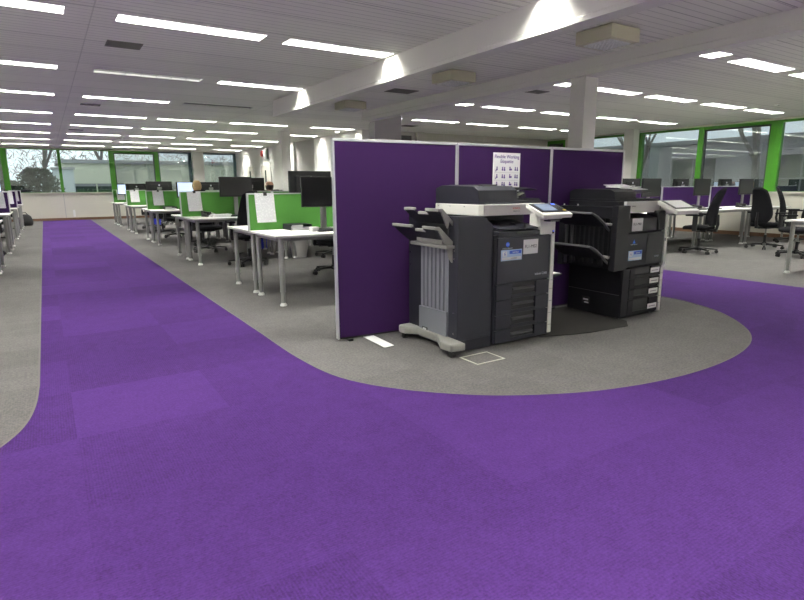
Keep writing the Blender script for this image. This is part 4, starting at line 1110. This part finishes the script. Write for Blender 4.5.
# white upright and panel
bm = new(); prism(bm, [(.605, .985), (.565, .985), (.590, .49), (.565, .44), (.555, .02), (.598, .02), (.600, .44), (.628, .49)], 'y', -.025, .05); obj('white_upright', bm, 'printer_white', Q, bevel=.003)
bm = new()
for z in (.10, .17, .25, .32, .39): box(bm, .554, .601, -.0265, -.025, z, z+.003)
obj('strip_joints', bm, 'printer_grey', Q)
bm = new(); box(bm, .578, .592, -.028, -.025, .70, .725); obj('side_switch', bm, 'ink', Q)
cp = tilt_panel(Q, .47, .83, -.0, 1.078, -.20, .985, .04, 'printer_mid', key=False)
bm = new(); d_ = Vector((0, -.20, -.093)).normalized(); n_v = Vector((0, .093, -.20)).normalized()*-1
loft(bm, [[Vector((x, .0, 1.078)) + d_*s + n_v*o_ for (s, o_) in [(.03, .007), (.165, .007), (.165, .010), (.03, .010)]] for x in (.51, .77)]); obj('glare_display', bm, 'label_white', cp)  # display coloured white, with the glare on it painted in
bm = new(); prism(bm, [(.03, .985), (.03, 1.05), (-.13, .99), (-.10, .955), (-.02, .95)], 'x', .55, .66); obj('panel_arm', bm, 'printer_white', Q, bevel=.004)
bm = new(); prism(bm, [(.59, .385), (.62, .38), (.80, .40), (.80, .425), (.59, .415)], 'y', .10, .48); obj('bypass_tray', bm, 'charcoal3', Q)
bm = new(); box(bm, .60, .795, .12, .46, .4265, .4335); obj('bypass_tray_top', bm, 'printer_white', Q)
# papers lying on the second printer
for k, (x, y, z, rz, rx) in enumerate([(4.64, 3.42, 1.195, .25, .06), (4.80, 3.36, 1.180, -.15, .10), (4.66, 3.44, 1.212, -.4, .12)]):
    bm = new(); box(bm, -.105, .105, -.075, .075, 0, (.008, .005, .004)[k])
    for v in bm.verts: v.co.z += .10*abs(v.co.x)*v.co.x*(1 if k else .3)
    o = obj('loose_paper', bm, 'paper_plain', loc=(x, y, z), rz=rz); o.rotation_euler.x = rx
    tag(o, ['white paper lying flat on the lid of the second printer, lowest of three', 'white paper sticking out at the right of the second printer lid', 'white paper with a turned-up edge, topmost on the second printer'][k], 'paper', 'loose papers on the second printer')

# ------------------------------------------------------------------ people at the third green bench
def person(loc, label, shirt, hair, bald):
    t = thing('person', label, 'person', loc)
    V = []; Ed = []; R = []
    def add(p, r, link=None):
        V.append(Vector(p)); R.append(r)
        if link is not None: Ed.append((link, len(V)-1))
        return len(V)-1
    pel = add((0, -.04, .60), .135)
    w_ = add((0, -.06, .74), .125, pel); ch_ = add((0, -.05, .93), .150, w_); uc_ = add((0, -.04, 1.02), .115, ch_)
    nk = add((0, -.015, 1.12), .054, uc_); hb = add((0, .0, 1.19), .080, nk); hm = add((0, .005, 1.268), .104, hb); ht = add((0, 0, 1.35), .086, hm)
    ns = add((0, .090, 1.235), .014, hm)
    for s in (-1, 1):
        add((s*.084, 0, 1.24), .016, hm)
        sh = add((s*.185, -.04, 1.00), .060, uc_); el = add((s*.235, .06, .78), .044, sh); wr = add((s*.16, .30, .78), .029, el); pm = add((s*.145, .37, .785), .030, wr)
        for k in range(4):
            L_ = (.055, .065, .06, .048)[k]; bx = s*.145 + (k-1.5)*.019
            a = add((bx, .41, .787), .0095, pm); b = add((bx, .41+L_*.55, .782), .0085, a); add((bx, .41+L_, .768), .0075, b)
        th_ = add((s*.145-s*.032, .375, .782), .010, pm); add((s*.145-s*.045, .405, .772), .0085, th_)
        hp = add((s*.095, .02, .555), .095, pel); kn = add((s*.13, .42, .53), .066, hp); an = add((s*.13, .40, .10), .042, kn); ft = add((s*.13, .46, .045), .040, an); add((s*.135, .56, .035), .030, ft)
    me = bpy.data.meshes.new('body'); me.from_pydata(V, Ed, [])
    o = bpy.data.objects.new('body', me); COL.objects.link(o)
    sk = o.modifiers.new('skin', 'SKIN'); sk.use_smooth_shade = True
    for i, d in enumerate(me.skin_vertices[0].data):
        d.radius = (R[i], R[i]); d.use_root = (i == 0)
    su = o.modifiers.new('sub', 'SUBSURF'); su.levels = 2; su.render_levels = 2
    bpy.context.view_layer.update()
    m2 = bpy.data.meshes.new_from_object(o.evaluated_get(bpy.context.evaluated_depsgraph_get()))
    bpy.data.objects.remove(o)
    m2.materials.clear()
    for n_m in ('skin', shirt, 'trousers', 'black'): m2.materials.append(M[n_m])
    for p in m2.polygons:
        c = p.center; p.use_smooth = True
        if c.z > 1.075 or (c.y > .28 and .74 < c.z < .85 and abs(c.x) < .22): p.material_index = 0
        elif c.z < .075: p.material_index = 3
        elif c.z < .66 and not (c.z > .60 and c.y < .05): p.material_index = 2
        else: p.material_index = 1
    o = bpy.data.objects.new('body', m2); COL.objects.link(o); o.parent = t
    # hair: shell over the back and top of the head (or a band around a bald crown)
    bm = new(); rings = []
    zs = [1.15, 1.18, 1.205, 1.23, 1.258] if bald else [1.12, 1.16, 1.20, 1.24, 1.28, 1.315, 1.34, 1.355]
    for z in zs:
        q = (z-1.242)/.118; rr = .106*math.sqrt(max(.02, 1-q*q*.92)) * (1.0 if not bald else .96)
        r = []
        for k in range(15):
            a = (PI*1.0 + PI*1.25*(k/14-.5) + PI*.5) if (bald or z < 1.30) else (PI*1.5 + PI*1.8*(k/14-.5))
            r.append(Vector((rr*math.cos(a)*.86, .0+rr*math.sin(a), z)))
        rings.append(r)
    loft(bm, rings, cap=False, closed=False)
    if not bald: bm.faces.new(list(bm.verts)[-15:])
    o = obj('hair', bm, hair, t, 'all')
    so = o.modifiers.new('thick', 'SOLIDIFY'); so.thickness = .012; so.offset = 0
    bm = new()
    for s in (-1, 1):
        bmesh.ops.create_uvsphere(bm, u_segments=10, v_segments=6, radius=.011, matrix=Matrix.Translation((s*.030, .078, 1.258)))
    obj('eyes', bm, 'label_white', t, True)
    bm = new(); tube(bm, [(-.022, .076, 1.200), (0, .083, 1.198), (.022, .076, 1.200)], .006); obj('mouth', bm, 'red', t, True)
    return t
person((2.75, 12.40, 0), 'seated person with blonde hair, seen from behind, at the third green bench', 'cardigan', 'blonde', False)
person((4.34, 12.40, 0), 'seated bald man with a dark fringe of hair and purple shirt, seen from behind', 'purple_shirt', 'dark_hair', True)

# ------------------------------------------------------------------ outside
bm = new(); box(bm, -60, 80, Y1+.3, 110, -.32, -.2); box(bm, X1+.3, 80, -30, Y1+.3, -.32, -.2); struct('ground', bm, 'out_ground')
def branch_tree(name, label, loc, h, seed, spread=.55, leafy=False, depth=5):
    rnd = random.Random(seed); t = thing(name, label, 'tree', loc)
    bm = new(); bt = new(); stats = [0]
    def grow(bmx, p, d, L_, r, k):
        q = p + d*L_; mid = p + d*L_*.5 + Vector((rnd.uniform(-.06, .06), rnd.uniform(-.06, .06), 0))*L_
        tube(bmx, [p, mid, q], [r, r*.85, r*.7], n=5 if k < 3 else 4)
        if k <= 0: return
        for _ in range(3 if k > 1 else 4):
            nd = (d + Vector((rnd.uniform(-1, 1), rnd.uniform(-1, 1), rnd.uniform(-.25, .7)))*spread).normalized()
            grow(bt, p + d*L_*rnd.uniform(.55, 1), nd, L_*rnd.uniform(.62, .8), r*.58, k-1)
    grow(bm, Vector((0, 0, -.2)), Vector((0, 0, 1)), h*.32, h*.020, depth)
    obj('trunk', bm, 'bark', t, True); obj('branches', bt, 'bark', t, True)
    return t
branch_tree('bare_tree', 'bare branching tree outside the leftmost end window', (-1.8, 38, 0), 9, 3)
branch_tree('bare_tree', 'bare tree outside the window left of the green mullion', (.2, 44, 0), 10, 11)
branch_tree('bare_tree', 'bare tree behind the low cream building outside', (4.4, 55, 0), 12, 21)
branch_tree('bare_tree', 'bare tree outside the right-hand window, nearest the corner', (19.5, 13.5, 0), 7, 31)
branch_tree('bare_tree', 'bare tree outside the middle right-hand window', (21, 10, 0), 8, 41)
def shrub(label, loc, rx, ry, rz_, seed, m_='ivy'):
    rnd = random.Random(seed); t = thing('shrub', label, 'shrub', loc); bm = new()
    for k in range(2600):
        a = rnd.uniform(0, 2*PI); zz = rnd.uniform(0, 1); rr = math.sqrt(max(0, 1-(zz*.95)**2))*rnd.uniform(.3, 1.08)
        c = Vector((rx*rr*math.cos(a), ry*rr*math.sin(a), rz_*zz)); s = rnd.uniform(.06, .13)
        u = Vector((rnd.uniform(-1, 1), rnd.uniform(-1, 1), rnd.uniform(-1, 1))).normalized(); v = u.orthogonal().normalized()
        quad(bm, c-u*s, c+v*s*.5, c+u*s, c-v*s*.5)
    obj('foliage', bm, m_, t)
    bm = new(); cyl(bm, (0, 0, -.2), (0, 0, rz_*.4), .06); obj('stem', bm, 'bark', t)
shrub('dark ivy-covered shrub outside between the left mullions', (-.2, 31, -.2), 1.2, .8, 2.3, 5)
shrub('low dark shrub outside beside the ivy-covered one', (-1.5, 33.5, -.2), .8, .8, 1.75, 6, 'hedge')
bm_ = None
hb_ = thing('hedge', 'grey-green twiggy hedge bank rising behind the courtyard', 'hedge', (2, 60, -.2))
rnd = random.Random(9); bm = new()
for k in range(8000):
    c = Vector((rnd.uniform(-28, 24), rnd.uniform(-1.5, 1.5), rnd.uniform(0, 1)**.8*7.0)); s = rnd.uniform(.12, .5)
    u = Vector((rnd.uniform(-1, 1), rnd.uniform(-1, 1), rnd.uniform(-.2, 1.4))).normalized(); v = u.orthogonal().normalized()
    quad(bm, c-u*s, c+v*s*.10, c+u*s, c-v*s*.10)
obj('foliage', bm, 'hedge', hb_)
# low cream building across the courtyard
bd = thing('building', 'low cream building with a dark window band outside the end windows', 'building', (4.9, 36, -.2))
bm = new(); box(bm, -4.0, 10, 0, 6, 0, 2.75); obj('wall', bm, 'render_wall', bd)
bm = new(); box(bm, -4.15, 10.2, -.15, 6.1, 2.75, 2.95); obj('roof_edge', bm, 'roof', bd)
for k in range(5):
    bm = new(); x = -3.8+k*1.5; box(bm, x, x+1.42, -.03, 0, .85, 1.62); w_ = obj('window', bm, 'far_window', bd)
    bm = new(); box(bm, x, x+1.42, -.05, -.03, 1.5, 1.64); box(bm, x, x+1.42, -.05, -.03, .82, .88); obj('window_frame', bm, 'roof', w_)
pb = thing('building', 'pale rendered block outside, left of the cream building', 'building', (1.05, 33.5, -.2))
bm = new(); box(bm, -.55, .35, 0, 2, 0, 2.35); obj('wall', bm, 'pale_wall', pb)
bm = new(); box(bm, -.62, .42, -.07, 2.05, 2.35, 2.45); obj('roof_edge', bm, 'roof', pb)
# dark brick building close outside the right-hand windows
br = thing('building', 'dark grey brick building outside the right-hand windows', 'building', (24, 9, -.2))
bm = new(); box(bm, 0, 5, -26, 15, 0, 3.15); obj('wall', bm, 'brick', br)
bm = new(); box(bm, -.1, 5.1, -26.1, 15.1, 3.15, 3.3); obj('roof_edge', bm, 'roof', br)
for k in range(3):
    bm = new(); y = 4.0-k*4.2; box(bm, -.04, 0, y, y+1.9, .3, 2.5); w_ = obj('window', bm, 'far_window', br)
    bm = new(); box(bm, -.06, -.04, y+.92, y+.98, .3, 2.5); box(bm, -.06, -.04, y, y+1.9, 1.6, 1.66); obj('window_frame', bm, 'roof', w_)

# ------------------------------------------------------------------ world and view
w = bpy.data.worlds.new('sky'); S.world = w; w.use_nodes = True
nt = w.node_tree; bg = nt.nodes['Background']
tc = nt.nodes.new('ShaderNodeTexCoord'); n = nt.nodes.new('ShaderNodeTexNoise'); n.inputs['Scale'].default_value = 3; n.inputs['Detail'].default_value = 4
cr_ = nt.nodes.new('ShaderNodeValToRGB'); cr_.color_ramp.elements[0].color = (.62, .66, .78, 1); cr_.color_ramp.elements[1].color = (.95, .97, 1, 1)
nt.links.new(tc.outputs['Generated'], n.inputs['Vector']); nt.links.new(n.outputs['Fac'], cr_.inputs[0]); nt.links.new(cr_.outputs[0], bg.inputs[0])
bg.inputs[1].default_value = 1.9
S.view_settings.view_transform = 'Standard'; S.view_settings.look = 'None'; S.view_settings.gamma = 1.0
S.view_settings.exposure = 0.0; S.view_settings.use_curve_mapping = False
S.cycles.max_bounces = 12; S.cycles.diffuse_bounces = 8; S.cycles.glossy_bounces = 6; S.cycles.transparent_max_bounces = 12
S.cycles.use_denoising = True; S.cycles.sample_clamp_indirect = 6
